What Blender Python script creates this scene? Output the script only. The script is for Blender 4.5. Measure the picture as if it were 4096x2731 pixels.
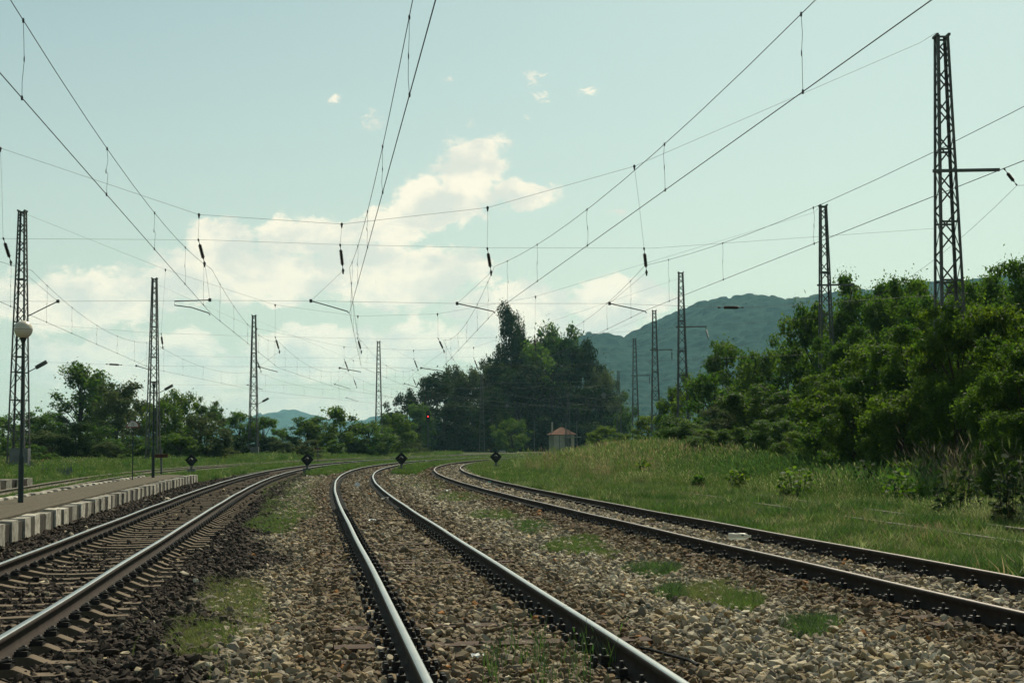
import bpy, bmesh, math, random
import numpy as np
from mathutils import Vector, Matrix, noise as mnoise

for o in list(bpy.data.objects):
    bpy.data.objects.remove(o)
S = bpy.context.scene
COL = S.collection
rng = np.random.default_rng(7)
random.seed(7)
R = math.radians

# ------------------------------------------------------------------ camera
F, PW, PH = 5689.0, 4096.0, 2731.0            # 50 mm lens on a 36 mm sensor, photo pixels
CZ = 1.60                                      # eye height over the ballast
PITCH = math.atan((1772.3 - PH / 2) / F)
ROLL = -0.0080
cam = bpy.data.cameras.new('camera')
cam.lens, cam.sensor_width = 50.0, 36.0
cam.clip_start, cam.clip_end = 0.1, 20000.0
camo = bpy.data.objects.new('camera', cam)
COL.objects.link(camo)
_f = Vector((0, math.cos(PITCH), math.sin(PITCH)))
_u0 = Vector((0, -math.sin(PITCH), math.cos(PITCH)))
_r0 = Vector((1, 0, 0))
_c, _s = math.cos(ROLL), math.sin(ROLL)
_r = _r0 * _c + _u0 * _s
_u = -_r0 * _s + _u0 * _c
camo.matrix_world = Matrix(((_r.x, _u.x, -_f.x, 0), (_r.y, _u.y, -_f.y, 0), (_r.z, _u.z, -_f.z, CZ), (0, 0, 0, 1)))
S.camera = camo

def ray(px, py):
    return (_r * (px - PW / 2) + _u * (PH / 2 - py) + _f * F).normalized()
def at(px, py, Y):
    "world point seen at photo pixel (px, py) at the measured distance Y"
    d = ray(px, py)
    return Vector((0, 0, CZ)) + d * (Y / d.y)
def vat(vx, vy, Y):
    return at(vx * 1.74150, vy * 1.74150, Y)
def gpt(px, py, z=0.0):
    d = ray(px, py)
    return Vector((0, 0, CZ)) + d * ((z - CZ) / d.z)
def vgpt(vx, vy, z=0.0):
    return gpt(vx * 1.7415, vy * 1.7415, z)

# ------------------------------------------------------------------ sky, sun, exposure
SUN_AZ, SUN_EL = R(20), R(48)                  # ahead and to the right
SUNV = Vector((math.sin(SUN_AZ) * math.cos(SUN_EL), math.cos(SUN_AZ) * math.cos(SUN_EL), math.sin(SUN_EL)))
S.view_settings.view_transform = 'Standard'
S.view_settings.look = 'None'
S.view_settings.gamma = 1.0
S.view_settings.use_curve_mapping = False
S.view_settings.exposure = 0.10
S.cycles.use_denoising = True
S.cycles.max_bounces = 8
S.cycles.transparent_max_bounces = 8
S.cycles.volume_bounces = 1

W = bpy.data.worlds.new('World')
S.world = W
W.use_nodes = True
nt = W.node_tree
nt.nodes.clear()

class NB:
    "tiny node builder"
    def __init__(s, tree):
        s.t = tree
    def n(s, typ, **kw):
        nd = s.t.nodes.new(typ)
        for k, v in kw.items():
            setattr(nd, k, v)
        return nd
    def l(s, a, b):
        s.t.links.new(a, b)
    def m(s, op, a, b=None, c=None, clamp=False):
        nd = s.n('ShaderNodeMath', operation=op)
        nd.use_clamp = clamp
        for i, v in enumerate((a, b, c)):
            if v is None: continue
            if isinstance(v, (int, float)): nd.inputs[i].default_value = v
            else: s.l(v, nd.inputs[i])
        return nd.outputs[0]
    def vm(s, op, a, b):
        nd = s.n('ShaderNodeVectorMath', operation=op)
        for i, v in enumerate((a, b)):
            if v is None: continue
            if isinstance(v, tuple): nd.inputs[i].default_value = v
            else: s.l(v, nd.inputs[i])
        return nd
    def noise(s, vec, scale, detail=4, rough=.5, lac=2.0, dist=0.0):
        nd = s.n('ShaderNodeTexNoise')
        nd.inputs['Scale'].default_value = scale
        nd.inputs['Detail'].default_value = detail
        nd.inputs['Roughness'].default_value = rough
        nd.inputs['Lacunarity'].default_value = lac
        nd.inputs['Distortion'].default_value = dist
        if vec is not None: s.l(vec, nd.inputs['Vector'])
        return nd
    def ramp(s, fac, stops, interp='LINEAR'):
        nd = s.n('ShaderNodeValToRGB')
        cr = nd.color_ramp
        cr.interpolation = interp
        while len(cr.elements) < len(stops): cr.elements.new(.5)
        for e, (p, c) in zip(cr.elements, stops):
            e.position = p
            e.color = c if len(c) == 4 else (*c, 1)
        s.l(fac, nd.inputs[0])
        return nd.outputs[0]
    def mix(s, fac, a, b, mode='MIX'):
        nd = s.n('ShaderNodeMix', data_type='RGBA', blend_type=mode)
        for i, v in ((0, fac), (6, a), (7, b)):
            if isinstance(v, (int, float)): nd.inputs[i].default_value = v
            elif isinstance(v, tuple): nd.inputs[i].default_value = v if len(v) == 4 else (*v, 1)
            else: s.l(v, nd.inputs[i])
        return nd.outputs[2]
    def mr(s, v, a, b, c, d, interp='LINEAR'):
        nd = s.n('ShaderNodeMapRange', interpolation_type=interp)
        s.l(v, nd.inputs[0])
        for i, x in enumerate((a, b, c, d)): nd.inputs[i + 1].default_value = x
        return nd.outputs[0]

w = NB(nt)
sky = w.n('ShaderNodeTexSky', sky_type='NISHITA')
sky.sun_disc = False
sky.sun_elevation = SUN_EL
sky.sun_rotation = SUN_AZ
sky.altitude = 300
sky.air_density = 1.0
sky.dust_density = 1.6
sky.ozone_density = 1.2
SKY_TINT = (1.12, 1.24, 0.92)
skyc = w.vm('MULTIPLY', sky.outputs[0], SKY_TINT).outputs[0]
tc = w.n('ShaderNodeTexCoord')
sep = w.n('ShaderNodeSeparateXYZ')
w.l(tc.outputs['Generated'], sep.inputs[0])
az = w.m('ARCTAN2', sep.outputs[0], sep.outputs[1])
el = w.m('ARCSINE', sep.outputs[2])
cmb = w.n('ShaderNodeCombineXYZ')
w.l(az, cmb.inputs[0]); w.l(el, cmb.inputs[1])
ae = cmb.outputs[0]
# cumulus: measured positions of the single clouds (centre, half size in overview pixels)
CLOUDS = [(1090, 400, 120, 110), (1000, 470, 150, 85), (1200, 445, 110, 50), (900, 520, 130, 70), (700, 540, 190, 62),
          (520, 545, 120, 65), (190, 690, 260, 100), (560, 625, 290, 95), (900, 630, 300, 100), (1190, 700, 200, 85), (1420, 690, 190, 70),
          (1240, 790, 360, 100), (800, 810, 360, 90), (330, 840, 380, 100), (1228, 182, 42, 34), (1242, 230, 30, 24), (1342, 207, 44, 26), (856, 280, 44, 36), (1030, 187, 30, 18),
          (770, 235, 20, 22), (640, 690, 60, 28), (1215, 275, 30, 14), (1420, 485, 40, 14), (600, 940, 500, 60), (-150, 700, 250, 100)]
acc = small = None
warp = w.noise(ae, 26.0, 5, .6)
wv = w.vm('SUBTRACT', warp.outputs['Color'], (.5, .5, .5)).outputs[0]
wv = w.vm('MULTIPLY', wv, (.030, .022, 0)).outputs[0]
aew = w.vm('ADD', ae, wv).outputs[0]
for (cx, cy, hx, hy) in CLOUDS:
    d = ray(cx * 1.7415, cy * 1.7415)
    a, e = math.atan2(d.x, d.y), math.asin(d.z)
    v = w.vm('SUBTRACT', aew, (a, e, 0)).outputs[0]
    v = w.vm('MULTIPLY', v, (3267 / hx, 3267 / hy, 0)).outputs[0]
    ln = w.n('ShaderNodeVectorMath', operation='LENGTH')
    w.l(v, ln.inputs[0])
    q = w.mr(ln.outputs['Value'], 0.0, 1.45, 1.0, 0.0, 'SMOOTHSTEP')
    if hx < 45: small = q if small is None else w.m('MAXIMUM', small, q)
    else: acc = q if acc is None else w.m('MAXIMUM', acc, q)
# fair-weather bank that goes on all round the horizon outside the frame
bank = w.mr(el, 0.30, 0.12, 0.0, 1.0, 'SMOOTHSTEP')
big = w.noise(tc.outputs['Generated'], 3.2, 3, .5)
out = w.mr(w.m('ABSOLUTE', az), .36, .46, 0.0, 1.0, 'SMOOTHSTEP')
bk = w.m('MULTIPLY', w.m('MULTIPLY', bank, w.mr(big.outputs['Fac'], .48, .75, 0, .9)), out)
acc = w.m('MAXIMUM', acc, bk)
stretch = w.vm('MULTIPLY', ae, (1.0, 1.55, 0)).outputs[0]
fb = w.noise(stretch, 19.0, 10, .62)
fb2 = w.noise(stretch, 62.0, 6, .65)
dens = w.m('ADD', acc, w.m('MULTIPLY', w.m('SUBTRACT', fb.outputs['Fac'], .5), 1.5))
dens = w.m('ADD', dens, w.m('MULTIPLY', w.m('SUBTRACT', fb2.outputs['Fac'], .5), .75))
mask = w.mr(dens, .35, .62, 0.0, 1.0, 'SMOOTHSTEP')
wis = w.noise(w.vm('MULTIPLY', ae, (1.0, 1.9, 0)).outputs[0], 85.0, 8, .68, dist=.6)
sd = w.m('ADD', small, w.m('MULTIPLY', w.m('SUBTRACT', wis.outputs['Fac'], .5), 3.4))
sm_ = w.m('MULTIPLY', w.mr(sd, .55, 1.35, 0.0, .75, 'SMOOTHSTEP'), w.mr(small, .02, .3, 0, 1))
mask = w.m('MAXIMUM', w.m('MULTIPLY', mask, w.mr(el, .005, .085, .35, .88, 'SMOOTHSTEP')), sm_)
inner = w.noise(w.vm('ADD', stretch, (3.1, .02, 0)).outputs[0], 24.0, 7, .55)
CL_LIT, CL_SH = (13.2, 11.7, 9.2), (9.3, 9.1, 7.9)
ccol = w.mix(w.mr(inner.outputs['Fac'], .38, .6, 0, 1, 'SMOOTHSTEP'), CL_SH, CL_LIT)
# thin milky veil towards the horizon, the same all round
veil = w.m('MULTIPLY', w.m('POWER', w.mr(el, .0, .42, 1.0, 0.0), 1.35), .72)
skyv = w.mix(veil, skyc, (8.4, 8.3, 7.15))
allc = w.mix(mask, skyv, ccol)
bg = w.n('ShaderNodeBackground')
bg.inputs['Strength'].default_value = 0.083
w.l(allc, bg.inputs['Color'])
wo = w.n('ShaderNodeOutputWorld')
w.l(bg.outputs[0], wo.inputs['Surface'])

sun = bpy.data.lights.new('sun', 'SUN')
sun.energy = 5.0
sun.angle = R(0.53)
sun.color = (1.0, 0.91, 0.72)
suno = bpy.data.objects.new('sun', sun)
COL.objects.link(suno)
suno.rotation_euler = (-SUNV).to_track_quat('-Z', 'Y').to_euler()

# ------------------------------------------------------------------ helpers
def tag(o, label=None, cat=None, group=None, kind=None):
    if label: o['label'] = label
    if cat: o['category'] = cat
    if group: o['group'] = group
    if kind: o['kind'] = kind
    return o
def link(name, data, parent=None, loc=None):
    o = bpy.data.objects.new(name, data)
    COL.objects.link(o)
    if parent is not None: o.parent = parent
    if loc is not None: o.location = loc
    return o
def empty(name, loc=(0, 0, 0), rz=0.0):
    o = link(name, None, None, loc)
    o.rotation_euler = (0, 0, rz)
    o.empty_display_size = .2
    return o
def mesh_np(name, V, Q, mats=(), smooth=False, mi=None, attrs=None):
    "mesh from numpy arrays: V (n,3), Q (m,k) one polygon size"
    V = np.asarray(V, np.float32); Q = np.asarray(Q, np.int32)
    k = Q.shape[1]
    me = bpy.data.meshes.new(name)
    me.vertices.add(len(V)); me.vertices.foreach_set('co', V.ravel())
    me.loops.add(Q.size); me.loops.foreach_set('vertex_index', Q.ravel())
    me.polygons.add(len(Q)); me.polygons.foreach_set('loop_start', np.arange(0, Q.size, k, dtype=np.int32))
    if mi is not None: me.polygons.foreach_set('material_index', np.asarray(mi, np.int32))
    if smooth: me.polygons.foreach_set('use_smooth', np.ones(len(Q), bool))
    for m in mats: me.materials.append(m)
    for an, (typ, dom, val) in (attrs or {}).items():
        a = me.attributes.new(an, typ, dom)
        a.data.foreach_set('color' if 'COLOR' in typ else ('vector' if 'VECTOR' in typ else 'value'), np.asarray(val).ravel())
    me.update()
    me.validate()
    return me
class MB:
    "collects simple shapes, builds ONE mesh"
    def __init__(s): s.v = []; s.f = []; s.mi = []
    def add(s, V, Fc, mi=0):
        b = len(s.v); s.v += [tuple(x) for x in V]
        for q in Fc: s.f.append(tuple(b + i for i in q)); s.mi.append(mi)
    def box(s, c, d, rot=None, mi=0):
        x, y, z = d[0] / 2, d[1] / 2, d[2] / 2
        V = [Vector((sx * x, sy * y, sz * z)) for sz in (-1, 1) for sy in (-1, 1) for sx in (-1, 1)]
        if rot is not None: V = [rot @ q for q in V]
        c = Vector(c)
        s.add([q + c for q in V], [(0, 2, 3, 1), (4, 5, 7, 6), (0, 1, 5, 4), (2, 6, 7, 3), (0, 4, 6, 2), (1, 3, 7, 5)], mi)
    def bar(s, a, b, wd, th=None, mi=0, side=None):
        a, b = Vector(a), Vector(b); d = b - a
        L = d.length
        if L < 1e-6: return
        z = d / L
        ref = Vector(side) if side is not None else (Vector((0, 1, 0)) if abs(z.y) < .9 else Vector((1, 0, 0)))
        x = ref.cross(z).normalized(); y = z.cross(x)
        s.box((a + b) / 2, (wd, th or wd, L), Matrix((x, y, z)).transposed(), mi)
    def tube(s, pts, r, n=6, mi=0, cap=True):
        pts = [Vector(p) for p in pts]
        rr = r if isinstance(r, (list, tuple, np.ndarray)) else [r] * len(pts)
        b = len(s.v)
        for i, p in enumerate(pts):
            t = (pts[min(i + 1, len(pts) - 1)] - pts[max(i - 1, 0)]).normalized()
            ref = Vector((0, 0, 1)) if abs(t.z) < .9 else Vector((1, 0, 0))
            x = ref.cross(t).normalized(); y = t.cross(x)
            for k in range(n):
                a = 2 * math.pi * k / n
                s.v.append(tuple(p + (x * math.cos(a) + y * math.sin(a)) * rr[i]))
        for i in range(len(pts) - 1):
            for k in range(n):
                k2 = (k + 1) % n
                s.f.append((b + i * n + k, b + i * n + k2, b + (i + 1) * n + k2, b + (i + 1) * n + k)); s.mi.append(mi)
        if cap:
            s.f.append(tuple(b + k for k in reversed(range(n)))); s.mi.append(mi)
            e = b + (len(pts) - 1) * n
            s.f.append(tuple(e + k for k in range(n))); s.mi.append(mi)
    def lathe(s, prof, n=12, c=(0, 0, 0), mi=0, axis=None):
        b = len(s.v); c = Vector(c)
        for (r, z) in prof:
            for k in range(n):
                a = 2 * math.pi * k / n
                p = Vector((r * math.cos(a), r * math.sin(a), z))
                if axis is not None: p = axis @ p
                s.v.append(tuple(p + c))
        for i in range(len(prof) - 1):
            for k in range(n):
                k2 = (k + 1) % n
                s.f.append((b + i * n + k, b + i * n + k2, b + (i + 1) * n + k2, b + (i + 1) * n + k)); s.mi.append(mi)
        s.f.append(tuple(b + k for k in reversed(range(n)))); s.mi.append(mi)
        e = b + (len(prof) - 1) * n
        s.f.append(tuple(e + k for k in range(n))); s.mi.append(mi)
    def mesh(s, name, mats, smooth=False):
        me = bpy.data.meshes.new(name)
        me.from_pydata(s.v, [], s.f)
        for m in (mats if isinstance(mats, (list, tuple)) else [mats]): me.materials.append(m)
        me.polygons.foreach_set('material_index', s.mi)
        if smooth: me.polygons.foreach_set('use_smooth', [True] * len(s.f))
        me.update()
        return me
    def build(s, name, mats, parent=None, loc=None, smooth=False):
        return link(name, s.mesh(name, mats, smooth), parent, loc)

# ------------------------------------------------------------------ materials
def mat(name, col, rough=.8, metal=0.0, spec=.3, nscale=0, namp=.25, bump=0, bscale=None, coord='Object', col2=None, detail=5, vary=0.0):
    m = bpy.data.materials.new(name); m.use_nodes = True
    t = NB(m.node_tree); p = m.node_tree.nodes['Principled BSDF']
    p.inputs['Roughness'].default_value = rough
    p.inputs['Metallic'].default_value = metal
    p.inputs['Specular IOR Level'].default_value = spec
    if nscale:
        tcx = t.n('ShaderNodeTexCoord')
        vec = t.n('ShaderNodeNewGeometry').outputs['Position'] if coord == 'World' else tcx.outputs[coord]
        nz = t.noise(vec, nscale, detail, .6)
        c2 = col2 or tuple(min(1, c * (1 - 2 * namp)) for c in col)
        cc = t.ramp(nz.outputs['Fac'], [(.3, c2), (.7, col)])
        if vary:
            oi = t.n('ShaderNodeObjectInfo'); vv_ = t.vm('MULTIPLY', cc, None); t.l(t.mr(oi.outputs['Random'], 0, 1, 1 - vary, 1 + vary * .4), vv_.inputs[1]); cc = vv_.outputs[0]
        t.l(cc, p.inputs['Base Color'])
        if bump:
            bz = t.noise(vec, bscale or nscale * 3, 6, .6)
            bn = t.n('ShaderNodeBump'); bn.inputs['Strength'].default_value = bump
            bn.inputs['Distance'].default_value = .02
            t.l(bz.outputs['Fac'], bn.inputs['Height']); t.l(bn.outputs[0], p.inputs['Normal'])
    else:
        p.inputs['Base Color'].default_value = (*col, 1)
    return m
def mat_tint(name, rough=.9, spec=.2, nscale=30, attr='tint', translucent=0.0, namp=.3):
    "colour carried by each instance or object, broken up by noise"
    m = bpy.data.materials.new(name); m.use_nodes = True
    t = NB(m.node_tree); p = m.node_tree.nodes['Principled BSDF']
    at_ = t.n('ShaderNodeAttribute', attribute_type='INSTANCER', attribute_name=attr)
    tcx = t.n('ShaderNodeTexCoord')
    nz = t.noise(tcx.outputs['Object'], nscale, 4, .6)
    v = t.mr(nz.outputs['Fac'], .3, .7, 1 - namp, 1 + namp)
    cc = t.vm('MULTIPLY', at_.outputs['Color'], None)
    t.l(v, cc.inputs[1])
    t.l(cc.outputs[0], p.inputs['Base Color'])
    p.inputs['Roughness'].default_value = rough
    p.inputs['Specular IOR Level'].default_value = spec
    if translucent:
        o = m.node_tree.nodes['Material Output']
        tr = t.n('ShaderNodeBsdfTranslucent'); t.l(cc.outputs[0], tr.inputs['Color'])
        mx = t.n('ShaderNodeMixShader'); mx.inputs[0].default_value = translucent
        t.l(p.outputs[0], mx.inputs[1]); t.l(tr.outputs[0], mx.inputs[2]); t.l(mx.outputs[0], o.inputs['Surface'])
    return m
def mat_leaf(name, c_dark, c_light, trans=.4, tcol=None, rough=.65, spec=.14):
    m = bpy.data.materials.new(name); m.use_nodes = True
    t = NB(m.node_tree); p = m.node_tree.nodes['Principled BSDF']
    a = t.n('ShaderNodeAttribute', attribute_type='GEOMETRY', attribute_name='tone')
    oi = t.n('ShaderNodeObjectInfo')
    tt = t.m('ADD', a.outputs['Fac'], t.m('MULTIPLY', t.m('SUBTRACT', oi.outputs['Random'], .5), .35), clamp=True)
    cc = t.mix(tt, c_dark, c_light)
    t.l(cc, p.inputs['Base Color'])
    p.inputs['Roughness'].default_value = rough
    p.inputs['Specular IOR Level'].default_value = spec
    tr = t.n('ShaderNodeBsdfTranslucent')
    tcx = t.vm('MULTIPLY', cc, tcol or (1.5, 1.75, .55))
    t.l(tcx.outputs[0], tr.inputs['Color'])
    mx = t.n('ShaderNodeMixShader'); mx.inputs[0].default_value = trans
    t.l(p.outputs[0], mx.inputs[1]); t.l(tr.outputs[0], mx.inputs[2])
    t.l(mx.outputs[0], m.node_tree.nodes['Material Output'].inputs['Surface'])
    return m

M = {}
M['steel_top'] = mat('polished_rail_head', (.30, .32, .32), .36, .85, .5, nscale=3, namp=.12)
M['steel_dull'] = mat('dull_rail_head', (.24, .20, .18), .42, .6, .5, nscale=4, namp=.2)
M['rail_side'] = mat('rusty_rail_side', (.040, .026, .018), .85, .0, .2, nscale=9, namp=.3)
M['rail_old'] = mat('weathered_rail', (.20, .17, .13), .8, .1, .3, nscale=6, namp=.3)
M['fast'] = mat('oily_fastening', (.022, .019, .016), .6, .2, .4, nscale=14, namp=.3)
M['conc_sl'] = mat('sleeper_concrete', (.155, .116, .077), .9, 0, .2, nscale=5, namp=.22, bump=.3, bscale=40)
M['wood_sl'] = mat('sleeper_wood', (.095, .062, .045), .9, 0, .2, nscale=7, namp=.3, bump=.5, bscale=30)
M['galv'] = mat('grey_mast_steel', (.115, .115, .105), .65, .25, .4, nscale=1.6, namp=.25)
M['wire'] = mat('dark_wire', (.045, .047, .045), .6, .4, .4)
M['insul'] = mat('dark_porcelain', (.030, .022, .018), .25, 0, .5)
M['white'] = mat('white_paint_worn', (.56, .53, .45), .9, 0, .15, nscale=7, namp=.0, col2=(.17, .15, .115), bump=.35, bscale=30, coord='World', vary=.4)
M['kerb'] = mat('bare_kerb_stone', (.068, .057, .042), .9, 0, .2, nscale=7, namp=.3, bump=.3, bscale=25, coord='World', vary=.5)
M['plat'] = mat('gravel_platform', (.135, .117, .084), .95, 0, .1, nscale=9, namp=.22, bump=.9, bscale=60, detail=12)
M['pole'] = mat('dark_green_pole', (.018, .034, .032), .5, .1, .4, nscale=4, namp=.2)
M['globe'] = mat('opal_globe', (.58, .52, .41), .3, 0, .5, nscale=8, namp=.06)
M['black'] = mat('matt_black', (.012, .013, .012), .7, 0, .2)
M['red'] = mat('faded_red', (.22, .055, .04), .8, 0, .3, nscale=9, namp=.2)
M['rustwood'] = mat('weathered_red_board', (.10, .035, .024), .9, 0, .2, nscale=8, namp=.25)
M['signwhite'] = mat('sign_white', (.5, .5, .46), .6, 0, .3)
M['hood'] = mat('grey_hood', (.30, .30, .28), .5, .2, .4)
M['block'] = mat('grey_block', (.14, .15, .145), .9, 0, .2, nscale=8, namp=.25)
M['plaster'] = mat('cream_plaster', (.42, .39, .31), .9, 0, .2, nscale=2, namp=.15)
M['tile'] = mat('clay_tile', (.27, .125, .075), .85, 0, .2, nscale=3, namp=.25)
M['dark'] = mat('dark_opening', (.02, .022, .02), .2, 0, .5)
M['bark'] = mat('bark', (.07, .055, .042), .95, 0, .1, nscale=6, namp=.3)
M['greyp'] = mat('grey_sheet', (.17, .175, .17), .6, .2, .4, nscale=2, namp=.2)
M['slab'] = mat('pale_concrete', (.36, .34, .29), .9, 0, .2, nscale=4, namp=.2)
M['stone'] = mat_tint('ballast_stone_rock', .92, .15, 26)
M['blade'] = mat_tint('grass_blade', .6, .25, 8, translucent=.45, namp=.2)

# red lamp that is lit
m = bpy.data.materials.new('red_lens_lit'); m.use_nodes = True
p = m.node_tree.nodes['Principled BSDF']
p.inputs['Base Color'].default_value = (.5, .02, .02, 1)
p.inputs['Emission Color'].default_value = (1, .03, .04, 1)
p.inputs['Emission Strength'].default_value = 3.0
M['redlit'] = m

# ------------------------------------------------------------------ where the tracks lie (x of the centre line against y)
CUB = {1: (7.3535e-06, -5.3821e-04, -0.126590, -3.2128), 2: (8.4978e-06, -5.4353e-04, -0.132230, 1.4244), 3: (8.8445e-06, -4.6160e-04, -0.150930, 6.8449)}
def _cub(k, y):
    a, b, c, d = CUB[k]
    y = np.asarray(y, float); y0 = 105.0
    yc = np.minimum(y, y0)
    x = ((a * yc + b) * yc + c) * yc + d
    s0 = (3 * a * y0 + 2 * b) * y0 + c; k0 = 6 * a * y0 + 2 * b
    e = np.maximum(y - y0, 0)
    return x + s0 * e + .5 * k0 * e * e
def tx(k, y):
    y = np.asarray(y, float)
    if k in (1, 2, 3): return _cub(k, y)
    if k == 0: return _cub(1, y) + np.interp(y, [0, 40, 70, 90, 120, 160], [-5.6, -6.35, -7.6, -7.9, -7.0, -6.0])
    if k == 4: return _cub(3, y) + np.interp(y, [8, 24, 40, 60], [4.6, 5.0, 5.8, 6.0])
def sstep(t):
    t = np.clip(t, 0, 1)
    return t * t * (3 - 2 * t)
def plat_r(y): return tx(1, y) - np.interp(y, [25, 63], [2.35, 2.76])
def plat_l(y): return plat_r(y) - np.interp(y, [20, 35, 51, 63], [2.5, 2.15, 1.9, 1.8])
PLAT_END = 62.8
def gz(x, y):
    "ground height"
    x = np.asarray(x, float); y = np.asarray(y, float)
    z = np.full(np.broadcast(x, y).shape, -.055)
    d1 = np.abs(x - tx(1, np.minimum(y, 230)))
    z = z - .035 * (1 - sstep((d1 - 1.5) / .9)) * (y < 140)
    # right-hand verge climbing to the thicket
    d4 = x - tx(4, np.minimum(y, 90))
    z = z + .60 * sstep((d4 - 2.5) / 8.0) * sstep((y - 2) / 10) * (1 - sstep((y - 130) / 60))
    # tall-grass hump
    z = z + .38 * np.exp(-(((x - 7.0) / 2.8) ** 2 + ((y - 88) / 13.0) ** 2))
    # left meadow
    d0 = tx(0, np.minimum(y, 150)) - x
    z = z + (.10 + .28 * sstep((d0 - 1.8) / 7.0)) * sstep((d0 - 1.4) / 1.2) * (1 - sstep((y - 190) / 60))
    far = sstep((y - 900) / 1500)
    return z - .4 * far

# ------------------------------------------------------------------ ground sheet
def grid_axis(lo, hi, d0, d1, step, grow=1.16):
    a = list(np.arange(d0, d1 + 1e-6, step))
    s = step; v = d1
    while v < hi: s *= grow; v += s; a.append(min(v, hi))
    s = step; v = d0; b = []
    while v > lo: s *= grow; v -= s; b.append(max(v, lo))
    return np.array(b[::-1] + a)
gx = grid_axis(-5200, 5200, -46, 32, .6)
gy = grid_axis(-200, 5400, 2, 130, .75)
X, Y = np.meshgrid(gx, gy)
Z = gz(X, Y)
V = np.stack([X, Y, Z], -1).reshape(-1, 3)
nx, ny = len(gx), len(gy)
ii = np.arange(nx * ny).reshape(ny, nx)
Q = np.stack([ii[:-1, :-1], ii[:-1, 1:], ii[1:, 1:], ii[1:, :-1]], -1).reshape(-1, 4)
xs, ys = V[:, 0], V[:, 1]
def zone_ballast(xs, ys):
    "1 where the formation is stone, 0 where it is grown over"
    yc = np.minimum(ys, 240)
    left = np.where(ys < PLAT_END, plat_r(yc) - .2, tx(1, yc) - np.interp(ys, [63, 75, 110], [2.6, 2.0, 1.7]))
    right = tx(3, yc) + np.interp(ys, [8, 22, 40, 70, 110], [1.05, 1.25, 1.5, 1.6, 1.4])
    b = sstep((xs - left) / .5) * sstep((right - xs) / .5)
    # grown gaps between the tracks further out
    for a_, b_ in ((1, 2), (2, 3)):
        mid = .5 * (tx(a_, yc) + tx(b_, yc)); half = .5 * (tx(b_, yc) - tx(a_, yc))
        inside = 1 - sstep((np.abs(xs - mid) - (half - np.interp(ys, [60, 80, 110], [2.1, 1.75, 1.45]))) / .4)
        b = b * (1 - inside * sstep((ys - 66) / 16))
    return b * (1 - sstep((ys - 150) / 60))
zb = zone_ballast(xs, ys)
gme = mesh_np('ground', V, Q, smooth=True, attrs={'zone': ('FLOAT', 'POINT', zb)})
m = bpy.data.materials.new('earth_and_turf'); m.use_nodes = True
t = NB(m.node_tree); p = m.node_tree.nodes['Principled BSDF']
tcx = t.n('ShaderNodeTexCoord')
a = t.n('ShaderNodeAttribute', attribute_type='GEOMETRY', attribute_name='zone')
n1 = t.noise(tcx.outputs['Object'], .35, 5, .6); n2 = t.noise(tcx.outputs['Object'], 7, 5, .65)
turf = t.ramp(n1.outputs['Fac'], [(.3, (.040, .066, .018)), (.5, (.072, .098, .028)), (.72, (.13, .115, .050))])
turf = t.mix(t.mr(n2.outputs['Fac'], .3, .7, 0, .55), turf, (.035, .050, .017))
soil = t.ramp(n2.outputs['Fac'], [(.3, (.035, .028, .021)), (.7, (.085, .068, .050))])
cc = t.mix(a.outputs['Fac'], turf, soil)
t.l(cc, p.inputs['Base Color']); p.inputs['Roughness'].default_value = .95; p.inputs['Specular IOR Level'].default_value = .1
bn = t.n('ShaderNodeBump'); bn.inputs['Strength'].default_value = .6; bn.inputs['Distance'].default_value = .05
n3 = t.noise(tcx.outputs['Object'], 16, 6, .65); t.l(n3.outputs['Fac'], bn.inputs['Height']); t.l(bn.outputs[0], p.inputs['Normal'])
gme.materials.append(m)
ground = tag(link('ground', gme), 'grassy earth the railway yard lies on', kind='structure')

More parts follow.
